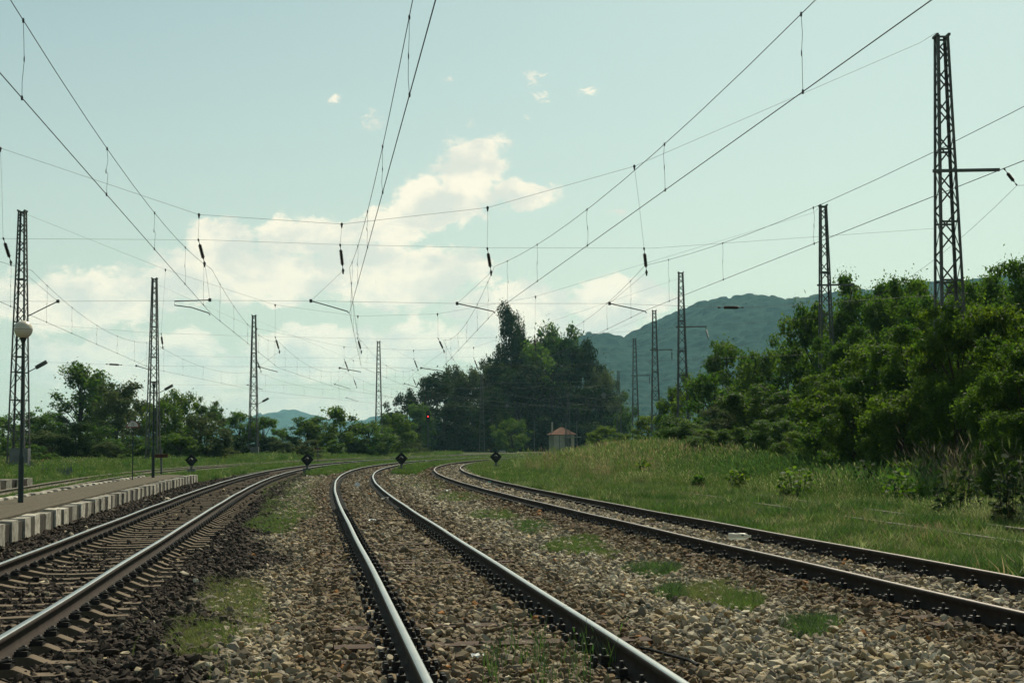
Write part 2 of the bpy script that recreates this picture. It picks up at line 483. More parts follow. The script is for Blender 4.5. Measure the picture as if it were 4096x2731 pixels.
# ------------------------------------------------------------------ scatter by geometry nodes (stuff)
def proto_collection(name, meshes):
    c = bpy.data.collections.new(name)
    for i, me in enumerate(meshes):
        o = bpy.data.objects.new(f'{name}_{i:02d}', me)
        c.objects.link(o)
    return c
def scatter(name, P, rot, scl, idx, tint, coll, label, parent=None):
    n = len(P)
    me = bpy.data.meshes.new(name)
    me.vertices.add(n); me.vertices.foreach_set('co', np.asarray(P, np.float32).ravel())
    for an, typ, val in (('rot', 'FLOAT_VECTOR', rot), ('scl', 'FLOAT_VECTOR', scl), ('tint', 'FLOAT_COLOR', tint)):
        at_ = me.attributes.new(an, typ, 'POINT')
        at_.data.foreach_set('color' if 'COLOR' in typ else 'vector', np.asarray(val, np.float32).ravel())
    at_ = me.attributes.new('vi', 'INT', 'POINT'); at_.data.foreach_set('value', np.asarray(idx, np.int32))
    ng = bpy.data.node_groups.new(name, 'GeometryNodeTree')
    ng.interface.new_socket('Geometry', in_out='INPUT', socket_type='NodeSocketGeometry')
    ng.interface.new_socket('Geometry', in_out='OUTPUT', socket_type='NodeSocketGeometry')
    gi = ng.nodes.new('NodeGroupInput'); go = ng.nodes.new('NodeGroupOutput')
    ci = ng.nodes.new('GeometryNodeCollectionInfo'); ci.inputs['Collection'].default_value = coll
    ci.inputs['Separate Children'].default_value = True; ci.inputs['Reset Children'].default_value = True
    ip = ng.nodes.new('GeometryNodeInstanceOnPoints'); ip.inputs['Pick Instance'].default_value = True
    def na(nm, dt):
        x = ng.nodes.new('GeometryNodeInputNamedAttribute'); x.data_type = dt; x.inputs['Name'].default_value = nm
        return x.outputs['Attribute']
    ng.links.new(gi.outputs[0], ip.inputs['Points']); ng.links.new(ci.outputs[0], ip.inputs['Instance'])
    ng.links.new(na('vi', 'INT'), ip.inputs['Instance Index'])
    ng.links.new(na('rot', 'FLOAT_VECTOR'), ip.inputs['Rotation']); ng.links.new(na('scl', 'FLOAT_VECTOR'), ip.inputs['Scale'])
    ng.links.new(ip.outputs[0], go.inputs[0])
    o = link(name, me, parent)
    md = o.modifiers.new('scatter', 'NODES'); md.node_group = ng
    if label: o['label'] = label
    o['kind'] = 'stuff'
    return o

# ------------------------------------------------------------------ ballast bed and stones
ya = np.concatenate([np.arange(5, 60, .5), np.arange(60, 150, 1.5)])
ta = np.linspace(0, 1, 60)
L = np.where(ya < PLAT_END, plat_r(ya) - .05, tx(1, ya) - 2.3); Rr = tx(3, ya) + 1.2
BX = L[:, None] + (Rr - L)[:, None] * ta[None]
BY = np.repeat(ya[:, None], 60, 1)
BZ = gz(BX, BY) + .012
V = np.stack([BX, BY, BZ], -1).reshape(-1, 3)
ii = np.arange(len(V)).reshape(len(ya), 60)
Q = np.stack([ii[:-1, :-1], ii[:-1, 1:], ii[1:, 1:], ii[1:, :-1]], -1).reshape(-1, 4)
def stone_colour(xs, ys, n):
    "rock colour by place: basalt-dark round the first track, limestone pale in between, rust-stained by the right-hand track"
    pal = np.array([[.44, .37, .255], [.32, .265, .175], [.54, .475, .35], [.17, .145, .105], [.35, .27, .155], [.25, .22, .17]])
    c = pal[rng.integers(0, len(pal), n)] * rng.uniform(.6, 1.25, (n, 1))
    d1 = xs - tx(1, ys); d2 = xs - tx(2, ys); d3 = xs - tx(3, ys)
    wob = .35 * np.sin(ys * .7) + .25 * np.sin(ys * 1.9 + 1)
    k = sstep((np.interp(ys, [8, 14, 20, 30, 60], [2.5, 2.6, 2.9, 2.8, 2.3]) + wob * .7 - d1) / .7)
    k = k * (rng.random(n) < .965)
    dark = np.array([.046, .035, .027]) * rng.uniform(.6, 1.5, (n, 1))
    c = c * (1 - k[:, None]) + dark * k[:, None]
    br = np.exp(-((d3 + 1.25) / .65) ** 2) * .9 + .75 * np.exp(-((d2 - 1.15) / .5) ** 2) + .75 * np.exp(-((d2 + 1.25) / .6) ** 2) + .55 * (np.abs(d2) < .8) + .2 * (np.abs(d3) < .8)
    br = np.clip(br * rng.uniform(.4, 1.3, n), 0, 1)[:, None] * (1 - k[:, None])
    rust = np.array([.115, .074, .039]) * rng.uniform(.6, 1.4, (n, 1))
    c = c * (1 - br) + rust * br
    og = (rng.random(n) < .003 + .010 * br[:, 0]) & (k < .3)
    c[og] = np.array([.33, .15, .05]) * rng.uniform(.6, 1.1, (og.sum(), 1))
    return c
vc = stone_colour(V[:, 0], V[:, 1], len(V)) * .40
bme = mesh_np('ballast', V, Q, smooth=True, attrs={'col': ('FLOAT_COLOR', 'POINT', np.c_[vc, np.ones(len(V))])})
m = bpy.data.materials.new('ballast_bed'); m.use_nodes = True
t = NB(m.node_tree); p = m.node_tree.nodes['Principled BSDF']
tcx = t.n('ShaderNodeTexCoord'); a = t.n('ShaderNodeAttribute', attribute_type='GEOMETRY', attribute_name='col')
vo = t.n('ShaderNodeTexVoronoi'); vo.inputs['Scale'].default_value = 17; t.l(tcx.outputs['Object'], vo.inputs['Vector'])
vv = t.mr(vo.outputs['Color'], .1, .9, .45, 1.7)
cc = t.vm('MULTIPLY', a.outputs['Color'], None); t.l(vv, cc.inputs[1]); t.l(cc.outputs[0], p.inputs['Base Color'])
p.inputs['Roughness'].default_value = .95; p.inputs['Specular IOR Level'].default_value = .1
bn = t.n('ShaderNodeBump'); bn.inputs['Strength'].default_value = 1.0; bn.inputs['Distance'].default_value = .05; bn.invert = True
t.l(vo.outputs['Distance'], bn.inputs['Height']); t.l(bn.outputs[0], p.inputs['Normal'])
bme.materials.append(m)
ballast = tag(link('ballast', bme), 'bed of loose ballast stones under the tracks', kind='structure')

stone_meshes = []
for i in range(12):
    bm = bmesh.new(); r2 = random.Random(100 + i)
    sx, sy, sz = r2.uniform(.8, 1.25), r2.uniform(.6, .95), r2.uniform(.45, .75)
    for _ in range(15):
        v = Vector((r2.gauss(0, 1), r2.gauss(0, 1), r2.gauss(0, 1))).normalized() * r2.uniform(.82, 1.0)
        bm.verts.new((v.x * sx, v.y * sy, v.z * sz))
    bmesh.ops.convex_hull(bm, input=bm.verts)
    loose = [v for v in bm.verts if not v.link_faces]
    bmesh.ops.delete(bm, geom=loose, context='VERTS')
    me = bpy.data.meshes.new('stone'); bm.to_mesh(me); bm.free(); me.materials.append(M['stone'])
    stone_meshes.append(me)
stone_coll = proto_collection('stone_shape', stone_meshes)

ARC_Y = np.arange(4.0, 140.0, .05)
ARC_S = np.concatenate([[0], np.cumsum(np.hypot(np.diff(tx(1, ARC_Y)), np.diff(ARC_Y)))])
ARC_0 = float(np.interp(5.0, ARC_Y, ARC_S))
def sample_ballast(y0, y1, dens):
    a0 = min(plat_r(y1), plat_r(y0), tx(1, y1) - 2.4) - .3; a1 = max(tx(3, y0), tx(3, y1)) + 1.6
    n = int((a1 - a0) * (y1 - y0) * dens)
    x = rng.uniform(a0, a1, n); y = rng.uniform(y0, y1, n)
    inview = np.abs(x) < .37 * y + 1.2
    zb_ = zone_ballast(x, y)
    ok = inview & (rng.random(n) < zb_)
    d1 = np.abs(x - tx(1, y))
    # clean concrete sleepers: few stones lie on the first track
    on1 = d1 < 1.32
    patch = np.sin(y * .9 + 1.2) + .6 * np.sin(y * 2.3)
    lim = np.where(y < 17, .62, np.where(y < 23, .40 + .18 * patch, .055 + .02 * patch))
    ph = np.abs(((np.interp(y, ARC_Y, ARC_S) - ARC_0) / .60 + .5) % 1.0 - .5) * .60
    atop = on1 & (ph < .115)
    lim = np.where(atop, lim * .45, np.clip(lim * 1.9, .09, 1))
    ok &= ~(on1 & (rng.random(n) > np.clip(lim, .02, 1)))
    return x[ok], y[ok]
SX, SY, SS = [], [], []
for (y0, y1, dens, s) in ((7.5, 13, 470, .031), (13, 20, 400, .031), (20, 30, 280, .036), (30, 45, 180, .041), (45, 70, 105, .048), (70, 110, 42, .062)):
    x, y = sample_ballast(y0, y1, dens)
    SX.append(x); SY.append(y); SS.append(np.full(len(x), s))
x = np.concatenate(SX); y = np.concatenate(SY); s = np.concatenate(SS)
n = len(x)
s = s * np.exp(rng.normal(0, .36, n))
big = rng.random(n) < .03; s[big] *= 1.5
d1s = x - tx(1, y)
# sleepers and rails are kept clear: under the rail feet nothing sticks up
for k in (1, 2, 3):
    d = np.abs(np.abs(x - tx(k, y)) - .752)
    near = d < .12
    s[near] *= .45
s = np.minimum(s, .058 + .0006 * y)
z = gz(x, y) + .012 + s * rng.uniform(-.1, .7, n)
mid23 = (np.abs(x - tx(2, y)) < 1.25) | (np.abs(x - tx(3, y)) < 1.25)
z = z + np.where(mid23, .016, 0)
rot = np.stack([rng.normal(0, .5, n), rng.normal(0, .5, n), rng.uniform(0, 6.28, n)], 1)
scl = np.stack([s, s, s], 1) * rng.uniform(.8, 1.2, (n, 3))
col = stone_colour(x, y, n)
vi = rng.integers(0, 12, n)
P = np.stack([x, y, z], 1)
# the 300 stones that show largest are objects of their own
vis = (np.abs(x) < .355 * y) & (y > 9.75)
show = np.where(vis, s / y, -1)
order = np.argsort(-show); top = order[:300]; rest = order[300:]
scatter('loose_stones', P[rest], rot[rest], scl[rest], vi[rest], np.c_[col[rest], np.ones(len(rest))], stone_coll, 'loose grey and brown ballast stones', ballast)
for i in top:
    o = link('stone', stone_meshes[vi[i]], ballast, P[i])
    o.rotation_euler = rot[i]; o.scale = scl[i]
    o['tint'] = [float(c) for c in col[i]]

# ------------------------------------------------------------------ tracks
RAIL_PROF = [(-.075, 0), (-.075, .012), (-.014, .032), (-.009, .120), (-.036, .134), (-.036, .158), (-.029, .170), (-.012, .1735),
             (.012, .1735), (.029, .170), (.036, .158), (.036, .134), (.009, .120), (.014, .032), (.075, .012), (.075, 0)]
RAIL_TOP = {6, 7, 8}
def track_frame(k, y):
    x = float(tx(k, y)); dx = float(tx(k, y + .05) - tx(k, y - .05)) / .1
    t = Vector((dx, 1, 0)).normalized(); n = Vector((t.y, -t.x, 0))
    return Vector((x, y, 0)), t, n
def stations(k, y0, y1, step):
    "y values spaced evenly along the curve"
    out = [y0]; y = y0
    while y < y1:
        dx = float(tx(k, y + .05) - tx(k, y - .05)) / .1
        y += step / math.sqrt(1 + dx * dx); out.append(y)
    return out
def rail_mesh(k, side, y0, y1, mats, zoff=0.0, wob=.0):
    ys_ = [y0]
    while ys_[-1] < y1 - .01:
        ys_.append(min(y1, ys_[-1] + (.7 if ys_[-1] < 60 else 1.5)))
    V = []
    for y in ys_:
        c, tg, nr = track_frame(k, y)
        c = c + nr * (side * .752 + wob * math.sin(y * .55 + side) * .004) + Vector((0, 0, zoff + wob * .003 * math.sin(y * .8)))
        for (px, pz) in RAIL_PROF: V.append(c + nr * px + Vector((0, 0, pz)))
    npf = len(RAIL_PROF); Fc = []; mi = []
    for i in range(len(ys_) - 1):
        for j in range(npf):
            j2 = (j + 1) % npf
            Fc.append((i * npf + j, i * npf + j2, (i + 1) * npf + j2, (i + 1) * npf + j)); mi.append(1 if j in RAIL_TOP else 0)
    V = np.array([tuple(v) for v in V])
    me = mesh_np('rail', V, np.array(Fc), mats, mi=mi)
    return me
# concrete sleeper: raised rail seats, dropped middle and ends
mb = MB()
prof = [(-1.30, -.052), (-1.08, -.052), (-.95, .0), (-.56, .0), (-.36, -.045), (0, -.055), (.36, -.045), (.56, .0), (.95, .0), (1.08, -.052), (1.30, -.052)]
V = []
for (px, pz) in prof:
    V += [(px, -.135, -.24), (px, -.085, pz), (px, .085, pz), (px, .135, -.24)]
Fc = []
for i in range(len(prof) - 1):
    for j in range(3): Fc.append((i * 4 + j, (i + 1) * 4 + j, (i + 1) * 4 + j + 1, i * 4 + j + 1))
Fc.append((0, 1, 2, 3)); e = (len(prof) - 1) * 4; Fc.append((e + 3, e + 2, e + 1, e))
mb.add(V, Fc); conc_me = mb.mesh('sleeper', M['conc_sl'])
mb = MB(); mb.box((0, 0, -.098), (2.55, .24, .15)); wood_me = mb.mesh('sleeper', M['wood_sl'])
# spring-clip fastening (first track) and bolted chair fastening (the others), modelled for one side of one rail
mb = MB()
mb.tube([(.10, -.06, .015), (.10, -.055, .05), (.15, -.02, .062), (.19, 0, .045), (.15, .02, .062), (.10, .055, .05), (.10, .06, .015)], .014, 6)
mb.box((.13, 0, .022), (.10, .13, .045)); mb.lathe([(.022, .03), (.022, .075), (.012, .085)], 6, (.145, 0, 0))
clip_me = mb.mesh('rail_clip', M['fast'])
mb = MB()
mb.box((.13, 0, .006), (.15, .16, .02)); mb.box((.105, 0, .040), (.06, .10, .055)); mb.lathe([(.020, .06), (.020, .095), (.014, .115)], 6, (.105, 0, 0))
mb.lathe([(.022, .015), (.022, .05), (.016, .062)], 6, (.178, .05, 0)); mb.lathe([(.022, .015), (.022, .05), (.016, .062)], 6, (.178, -.05, 0))
chair_me = mb.mesh('rail_chair', M['fast'])
TRACK_NAME = {0: 'track behind the platform', 1: 'track beside the striped platform', 2: 'middle track', 3: 'right-hand track', 4: 'overgrown track'}
def make_track(k, y0, y1, label, sl_me, fs_me, mats, seg=25.0, near=34, joint=.012, sl=True, zoff=0.0, wob=1.0):
    root = empty('railway_track', (float(tx(k, y0)), y0, 0))
    tag(root, label, 'railway track')
    def place(o, p, tg):
        o.parent = root; o.location = p - root.location; o.rotation_euler = (0, 0, math.atan2(-tg.x, tg.y))
    for side in (-1, 1):
        a = y0; first = True
        while a < y1 - 1:
            b = min(y1, a + (seg * (.6 if first and side > 0 else 1.0)))
            me = rail_mesh(k, side, a, b - joint, mats, zoff, wob)
            o = link('rail', me, root); o.location = -root.location
            a = b; first = False
    if not sl: return root
    far = MB(); nf = 0
    for y in stations(k, y0, min(y1, 128), .60):
        c, tg, nr = track_frame(k, y)
        o = link('sleeper', sl_me); place(o, c + Vector((0, 0, rng.normal(0, .004) + (abs(rng.normal(0, .016)) if k > 1 else 0) + zoff)), tg); o.rotation_euler.z += rng.normal(0, .008)
        if y > 80: continue
        for side in (-1, 1):
            for io in (-1, 1):
                p0 = c + nr * side * .752
                rz = math.atan2(-tg.x, tg.y) + (0 if io > 0 else math.pi)
                if y < near and nf < 296:
                    f = link(fs_me.name.split('.')[0], fs_me, root); f.location = p0 - root.location + Vector((0, 0, zoff)); f.rotation_euler = (0, 0, rz); nf += 1
                else:
                    far.box(p0 + nr * io * .13 + Vector((0, 0, .03 + zoff)), (.11, .13, .075), Matrix.Rotation(rz, 3, 'Z'))
    if far.v:
        o = far.build('far_fastenings', M['fast'], root); o.location = -root.location; o['kind'] = 'stuff'
    return root
rt = (M['rail_side'], M['steel_top']); rd = (M['rail_side'], M['steel_dull']); ro = (M['rail_old'], M['rail_old'])
make_track(1, 5, 225, 'track on clean concrete sleepers beside the striped platform edge', conc_me, clip_me, rt, 60)
make_track(2, 5, 185, 'middle track with bright rail heads in pale ballast', wood_me, chair_me, rt, 12.5)
make_track(3, 5, 150, 'right-hand track with rusty rails and a bottle between them', wood_me, chair_me, rd, 25)
make_track(0, 30, 235, 'weathered grassy track behind the left platform', wood_me, chair_me, ro, 40, near=0, sl=False, zoff=0.0)
make_track(4, 12, 52, 'sunken overgrown track in the right-hand grass', wood_me, chair_me, ro, 30, near=0, sl=False, zoff=-.10)

# ------------------------------------------------------------------ platform with painted kerb stones
def platform(name, yl, xl, xr, zt, label):
    V = []; n = len(yl)
    for y, a_, b_ in zip(yl, xl, xr):
        for f in np.linspace(0, 1, 5): V.append((a_ + (b_ - a_) * f, y, zt + .03 * math.sin(f * math.pi)))
    for y, a_, b_ in zip(yl, xl, xr): V += [(a_, y, -.3), (b_, y, -.3)]
    Fc = [(i * 5 + j, i * 5 + j + 1, (i + 1) * 5 + j + 1, (i + 1) * 5 + j) for i in range(n - 1) for j in range(4)]
    e = 5 * n
    for i in range(n - 1):
        Fc.append((i * 5, (i + 1) * 5, e + 2 * i + 2, e + 2 * i)); Fc.append(((i + 1) * 5 + 4, i * 5 + 4, e + 2 * i + 1, e + 2 * i + 3))
    me = bpy.data.meshes.new(name); me.from_pydata(V, [], Fc); me.materials.append(M['plat']); me.update()
    return tag(link(name, me), label, kind='structure')
def kerb_me(h, wd, th, seed, mt):
    r2 = random.Random(seed); j = lambda a: r2.uniform(-a, a)
    prof = [(0, -h), (0, -.05), (-.015 + j(.006), -.012), (-.06, 0 + j(.006)), (-th, 0 + j(.006)), (-th, -h)]   # (across, up): front face at 0
    V = []
    for s_ in (-.5, -.47, .47, .5):
        sh = .012 if abs(s_) == .5 else 0
        for (a_, z_) in prof: V.append((s_ * wd, -(a_ - sh if a_ > -.03 else a_), z_ - (sh if z_ > -.1 else 0)))
    np_ = len(prof)
    Fc = [(i * np_ + k, (i + 1) * np_ + k, (i + 1) * np_ + (k + 1) % np_, i * np_ + (k + 1) % np_) for i in range(3) for k in range(np_)]
    Fc.append(tuple(range(np_))); Fc.append(tuple(reversed([3 * np_ + k for k in range(np_)])))
    me = bpy.data.meshes.new('kerb_stone'); me.from_pydata(V, [], Fc); me.materials.append(mt); me.update()
    return me
KW = [kerb_me(.75, .58, .30, i, M['white']) for i in range(4)]; KG = [kerb_me(.75, .50, .28, 20 + i, M['kerb']) for i in range(4)]
def kerb_line(parent, fx, y0, y1, zt, flip=False, start=0):
    y = y0; i = start
    while y < y1:
        wd = .58 if i % 2 == 0 else .50
        dx = float(fx(y + .3) - fx(y)) / .3; ln = math.sqrt(1 + dx * dx)
        ym = y + wd * .5 / ln
        me = (KW if i % 2 == 0 else KG)[random.randrange(4)]
        o = link('kerb_stone', me, parent, (float(fx(ym)) + random.uniform(-.02, .02), ym, zt + random.uniform(-.024, .018) - (.022 if i % 2 else 0)))
        o.rotation_euler = (random.uniform(-.025, .025), random.uniform(-.02, .02), random.uniform(-.02, .02) + math.atan2(1, dx) + (0 if flip else math.pi))
        y += (wd + .014) / ln; i += 1
yl = np.arange(18, PLAT_END + .1, 1.6)
plat = platform('platform', yl, plat_l(yl) + .2, plat_r(yl) - .2, .315, 'low gravel platform with a black and white kerb')
kerb_line(plat, plat_r, 20.0, PLAT_END, .33)
kerb_line(plat, plat_l, 24.0, PLAT_END - 1.0, .33, flip=True)
p2r = lambda y: -18.55 + .0 * y
yl = np.array([40.0, 46, 52, 54.2])
plat2 = platform('platform', yl, np.full(4, -23.0), np.full(4, -18.75), .40, 'end of the second platform at the left edge')
kerb_line(plat2, p2r, 47.0, 54.0, .42)

# ------------------------------------------------------------------ catenary masts
def mast_parts(H=15.0, wt=.40, wb=1.06):
    hw = lambda z: (wb + (wt - wb) * z / H) / 2
    legs = []
    for sx in (-1, 1):
        for sy in (-1, 1):
            mb = MB(); a = Vector((sx * hw(0), sy * hw(0), -.3)); b = Vector((sx * hw(H), sy * hw(H), H))
            dx = Vector((-sx * .042, 0, 0)); dy = Vector((0, -sy * .042, 0))
            mb.bar(a + dx, b + dx, .095, .014, side=(0, 1, 0)); mb.bar(a + dy, b + dy, .014, .095, side=(0, 1, 0))
            legs.append(mb.mesh('leg', M['galv']))
    braces = []; hz = []
    z = .25; i = 0
    while z < H - .3:
        dz = 2 * hw(z) * 1.12
        z2 = min(z + dz, H - .12)
        for face in range(4):
            s = 1 if (i + face // 2) % 2 else -1
            if face in (0, 2):
                sy = -1 if face == 0 else 1
                a = (s * (hw(z) - .03), sy * hw(z), z); b = (-s * (hw(z2) - .03), sy * hw(z2), z2); side = (0, 1, 0)
            else:
                sx = -1 if face == 1 else 1
                a = (sx * hw(z), s * (hw(z) - .03), z); b = (sx * hw(z2), -s * (hw(z2) - .03), z2); side = (1, 0, 0)
            mb = MB(); mb.bar(a, b, .052, .012, side=side) if face in (0, 2) else mb.bar(a, b, .052, .012, side=side)
            braces.append(mb)
        z = z2; i += 1
    for z in (2.2, 4.0, 5.6, 6.5, 8.5, 11.0, H - .08):
        for sy in (-1, 1):
            mb = MB(); mb.bar((-hw(z), sy * (hw(z) + .004), z), (hw(z), sy * (hw(z) + .004), z), .07, .02, side=(0, 1, 0)); hz.append(mb)
    mb = MB()
    for sx in (-1, 1): mb.bar((sx * hw(H), -hw(H) - .06, H), (sx * hw(H), hw(H) + .06, H), .08)
    cap = mb.mesh('cap', M['galv'])
    return legs, braces, hz, cap
legs, braces, hzs, cap_me = mast_parts()
brace_me = [b.mesh('brace', M['galv']) for b in braces]; tie_me = [b.mesh('tie_bar', M['galv']) for b in hzs]
allb = MB()
for b in braces: allb.add(b.v, b.f)
lattice_me = allb.mesh('lattice', M['galv'])
allb = MB()
for b in hzs: allb.add(b.v, b.f)
ties_me = allb.mesh('tie_bars', M['galv'])
mb = MB()
mb.bar((.35, 0, 5.55), (1.15, -.1, 5.95), .05); mb.bar((.95, -.08, 5.86), (1.6, -.16, 6.2), .22, .10)
lamp_arm_me = mb.mesh('floodlight', M['galv'])
def mast(x, y, label, full=True, arm=None, flood=False, H=None, top_frac=1.0):
    H = H or (14.80 if x > 5 else 15.0)
    zg = float(gz(x, y))
    r = empty('catenary_mast', (x, y, zg)); tag(r, label, 'lattice mast', 'lattice catenary masts')
    for me in legs: link('leg', me, r)
    link('cap', cap_me, r)
    if full:
        for me in brace_me: link('brace', me, r)
        for me in tie_me: link('tie_bar', me, r)
    else:
        link('lattice', lattice_me, r); link('tie_bars', ties_me, r)
    if arm:
        z, ln = arm; mb = MB(); mb.bar((-.55, -.42, z), (ln, -.42, z + .02), .10, .10); mb.build('cross_arm', M['galv'], r)
    if flood: link('floodlight', lamp_arm_me, r)
    sc = H / 15.0; r.scale = (sc ** .5, sc ** .5, sc)
    return r
MASTS = {}
def P2(px, Y): return (px - 2048) / F * Y
MASTS['R1'] = mast(P2(3806, 47.6), 47.6, 'tallest lattice mast standing in the foliage at the right edge', arm=(10.22, 1.70))
MASTS['R2'] = mast(P2(3308, 82.6), 82.6, 'second lattice mast on the right, rising from the thicket', arm=(10.2, 1.62))
MASTS['R3'] = mast(P2(2729, 115), 115, 'lattice mast against the hill, left of the open-branched tree', arm=(10.45, 1.98))
MASTS['R4'] = mast(P2(2620, 147), 147, 'lattice mast against the hill, between two others', False, arm=(10.8, 1.8))
MASTS['R5'] = mast(P2(2539, 181), 181, 'lattice mast against the hill, just right of the dark grove', False, arm=(10.2, 1.9))
MASTS['R6'] = mast(P2(2472, 262), 262, 'faint lattice mast at the right rim of the dark grove', False)
MASTS['R7'] = mast(P2(2675, 335), 335, 'tiny far lattice mast over the acacia tops', False)
MASTS['L1'] = mast(P2(76, 82), 82, 'lattice mast behind the globe lamp at the left edge', flood=True)
MASTS['L2'] = mast(P2(612, 116), 116, 'lattice mast beside the П sign on the left', flood=True)
MASTS['L3'] = mast(P2(1013, 150), 150, 'lattice mast with a grey cabinet at its foot, left of the small blue hill', flood=True)
MASTS['L4'] = mast(P2(1513, 184), 184, 'lattice mast left of the red signal', False, flood=True)
MASTS['L5'] = mast(P2(1925, 250), 250, 'lattice mast standing before the dark grove', False, flood=True, H=14)
MASTS['L6'] = mast(P2(2270, 270), 270, 'lattice mast behind the little house', False, H=11)
MASTS['L0'] = mast(-24.3, 48.2, 'lattice mast just outside the left edge', False)

# ------------------------------------------------------------------ overhead wires
WR = .0060
def wire_mesh(pts, r=WR, n=5):
    mb = MB(); mb.tube(pts, r, n); return mb.mesh('wire', M['wire'])
SUP_Y = {k: [9.0, 48.3, 82.5, 116, 150, 184, 222] for k in range(5)}
STAG = [.25, -.2, .2, -.2, .2, -.2, .2]
NEAR_X = {0: (-11.2, -16.4, -20.9), 1: (-5.1, -10.25, -13.6), 2: (-.03, -5.53, -8.76), 3: (5.07, -.58, -4.0), 4: (10.27, 4.57, 1.13)}   # measured wire positions at the three nearest supports
def overhead_line(k, label, ylast):
    ys_ = [y for y in SUP_Y[k] if y <= ylast]
    sup = [Vector((NEAR_X[k][i] if i < 3 else float(tx(k, y)) + STAG[i], y, 6.08)) for i, y in enumerate(ys_)]
    root = empty('overhead_line', sup[0]); tag(root, label, 'overhead line', 'overhead lines above the tracks')
    cpts = []; mpts = []
    for i in range(len(sup) - 1):
        a, b = sup[i], sup[i + 1]
        L = (b - a).length
        N = 14
        dr = MB()
        for j in range(N + (1 if i == len(sup) - 2 else 0)):
            u = j / N; c = a.lerp(b, u); s = .80 + .74 * (2 * u - 1) ** 2
            cpts.append(c); mpts.append(c + Vector((0, 0, s)))
        for u in (.08, .23, .41, .59, .77, .92):
            c = a.lerp(b, u); s = .80 + .74 * (2 * u - 1) ** 2
            top = c + Vector((0, 0, s)); q = [top]
            for f in (.25, .5, .55, .8): q.append(top.lerp(c, f) + Vector((random.uniform(-.02, .02), random.uniform(-.02, .02), 0)))
            q.append(c)
            mb = MB(); mb.tube(q, .0034, 4, cap=False)
            mb.lathe([(.012, -.03), (.016, 0), (.012, .03)], 5, c); mb.lathe([(.012, -.03), (.016, 0), (.012, .03)], 5, top)
            mb.lathe([(.006, -.04), (.009, 0), (.006, .04)], 5, q[2])
            if b.y < 160: mb.build('dropper', M['wire'], root).location = -root.location
    link('contact_wire', wire_mesh(cpts, WR + .0012), root).location = -root.location
    link('messenger_wire', wire_mesh(mpts, WR), root).location = -root.location
    return sup
SUP = {k: overhead_line(k, f'contact and messenger wire over the {TRACK_NAME[k]}', (222 if k < 3 else 184)) for k in range(5)}

def insulator(a, b, label, parts, group='ribbed insulators in the cross spans'):
    a, b = Vector(a), Vector(b); d = (a - b); L = d.length
    ax = d.normalized().to_track_quat('Z', 'Y').to_matrix()
    r = empty('insulator', b); tag(r, label, 'insulator', group)
    mb = MB(); mb.tube([(0, 0, 0), d * 1.0], .011, 6); mb.lathe([(.022, .0), (.030, .03), (.018, .08)], 8, (0, 0, 0), axis=ax); mb.lathe([(.02, L - .10), (.034, L - .05), (.02, L)], 8, (0, 0, 0), axis=ax)
    mb.lathe([(.030, .16), (.036, L * .5), (.030, L - .2)], 8, (0, 0, 0), axis=ax)
    mb.build('rod', M['insul'], r)
    n = 11; z0, z1 = .22, L - .24
    sm = MB(); sm.lathe([(.036, -.022), (.062, -.012), (.066, 0), (.036, .020)], 10, (0, 0, 0), axis=ax); shed = sm.mesh('shed', M['insul'])
    if parts:
        for i in range(n): link('shed', shed, r, d.normalized() * (z0 + (z1 - z0) * i / (n - 1)))
    else:
        sm = MB()
        for i in range(n):
            zz = z0 + (z1 - z0) * i / (n - 1)
            sm.lathe([(.036, zz - .022), (.062, zz - .012), (.066, zz), (.036, zz + .02)], 6, (0, 0, 0), axis=ax)
        sm.build('sheds', M['insul'], r)
    return r
def reg_arm(pts, label, r=.019):
    q = Vector(pts[0]); o = empty('registration_arm', q); tag(o, label, 'wire arm', 'arms that steady the contact wires')
    mb = MB(); mb.tube([Vector(p) - q for p in pts], r, 6); mb.build('tube', M['wire'], o)
    mb = MB(); mb.box((0, 0, 0), (.09, .07, .11)); mb.build('hinge', M['wire'], o)
def span(name_words, top, mid, low, hang, masts_label):
    q = Vector(top[0]); o = empty('cross_span', q)
    tag(o, f'{name_words} of wires slung across all the tracks between two masts', 'span wires', 'cross spans over the tracks')
    def put(nm, pts, r):
        mb = MB(); mb.tube([Vector(p) - q for p in pts], r, 5); mb.build(nm, M['wire'], o)
    put('carrier_wire', top, WR * .95); put('upper_wire', mid, WR * .75); put('lower_wire', low, WR * .75)
    for (a, b) in hang:
        a, b = Vector(a) - q, Vector(b) - q
        put_pts = [a, a.lerp(b, .4) + Vector((.01, 0, 0)), b]
        mb = MB(); mb.tube(put_pts, .0042, 4, cap=False); mb.lathe([(.02, -.13), (.03, -.08), (.028, -.06), (.044, -.02), (.044, .02), (.02, .05)], 8, a); mb.build('hanger', M['wire'], o)
ORD = ['nearest cross span', 'second cross span', 'third cross span', 'fourth cross span', 'fifth cross span']
# nearest span, measured
Y1 = 48.3
def mtop(k, dy=0): return Vector((MASTS[k].location.x, MASTS[k].location.y, MASTS[k].location.z + 14.9))
T = [vat(-160, 250, Y1), vat(0, 340, Y1)] + [vat(a, b, Y1) for a, b in ((457, 493), (785, 515), (1120, 477), (1457, 382), (2115, 98))] + [mtop('R1') + Vector((-.2, 0, 0))]
MI = [vat(a, b, Y1) for a, b in ((-300, 546), (0, 548), (470, 551), (785, 562), (1120, 569), (1500, 570), (2100, 528), (2155, 524))]
LO = [vat(a, b, Y1) for a, b in ((-300, 692), (133, 692), (482, 690), (714, 691), (1050, 697), (1400, 697), (1700, 707), (1850, 698), (2225, 673))]
ins1 = {0: ((7, 545), (25, 602)), 1: ((455, 548), (470, 605)), 2: ((781, 560), (788, 621)), 3: ((1119, 568), (1128, 625)), 4: ((1479, 568), (1485, 625))}
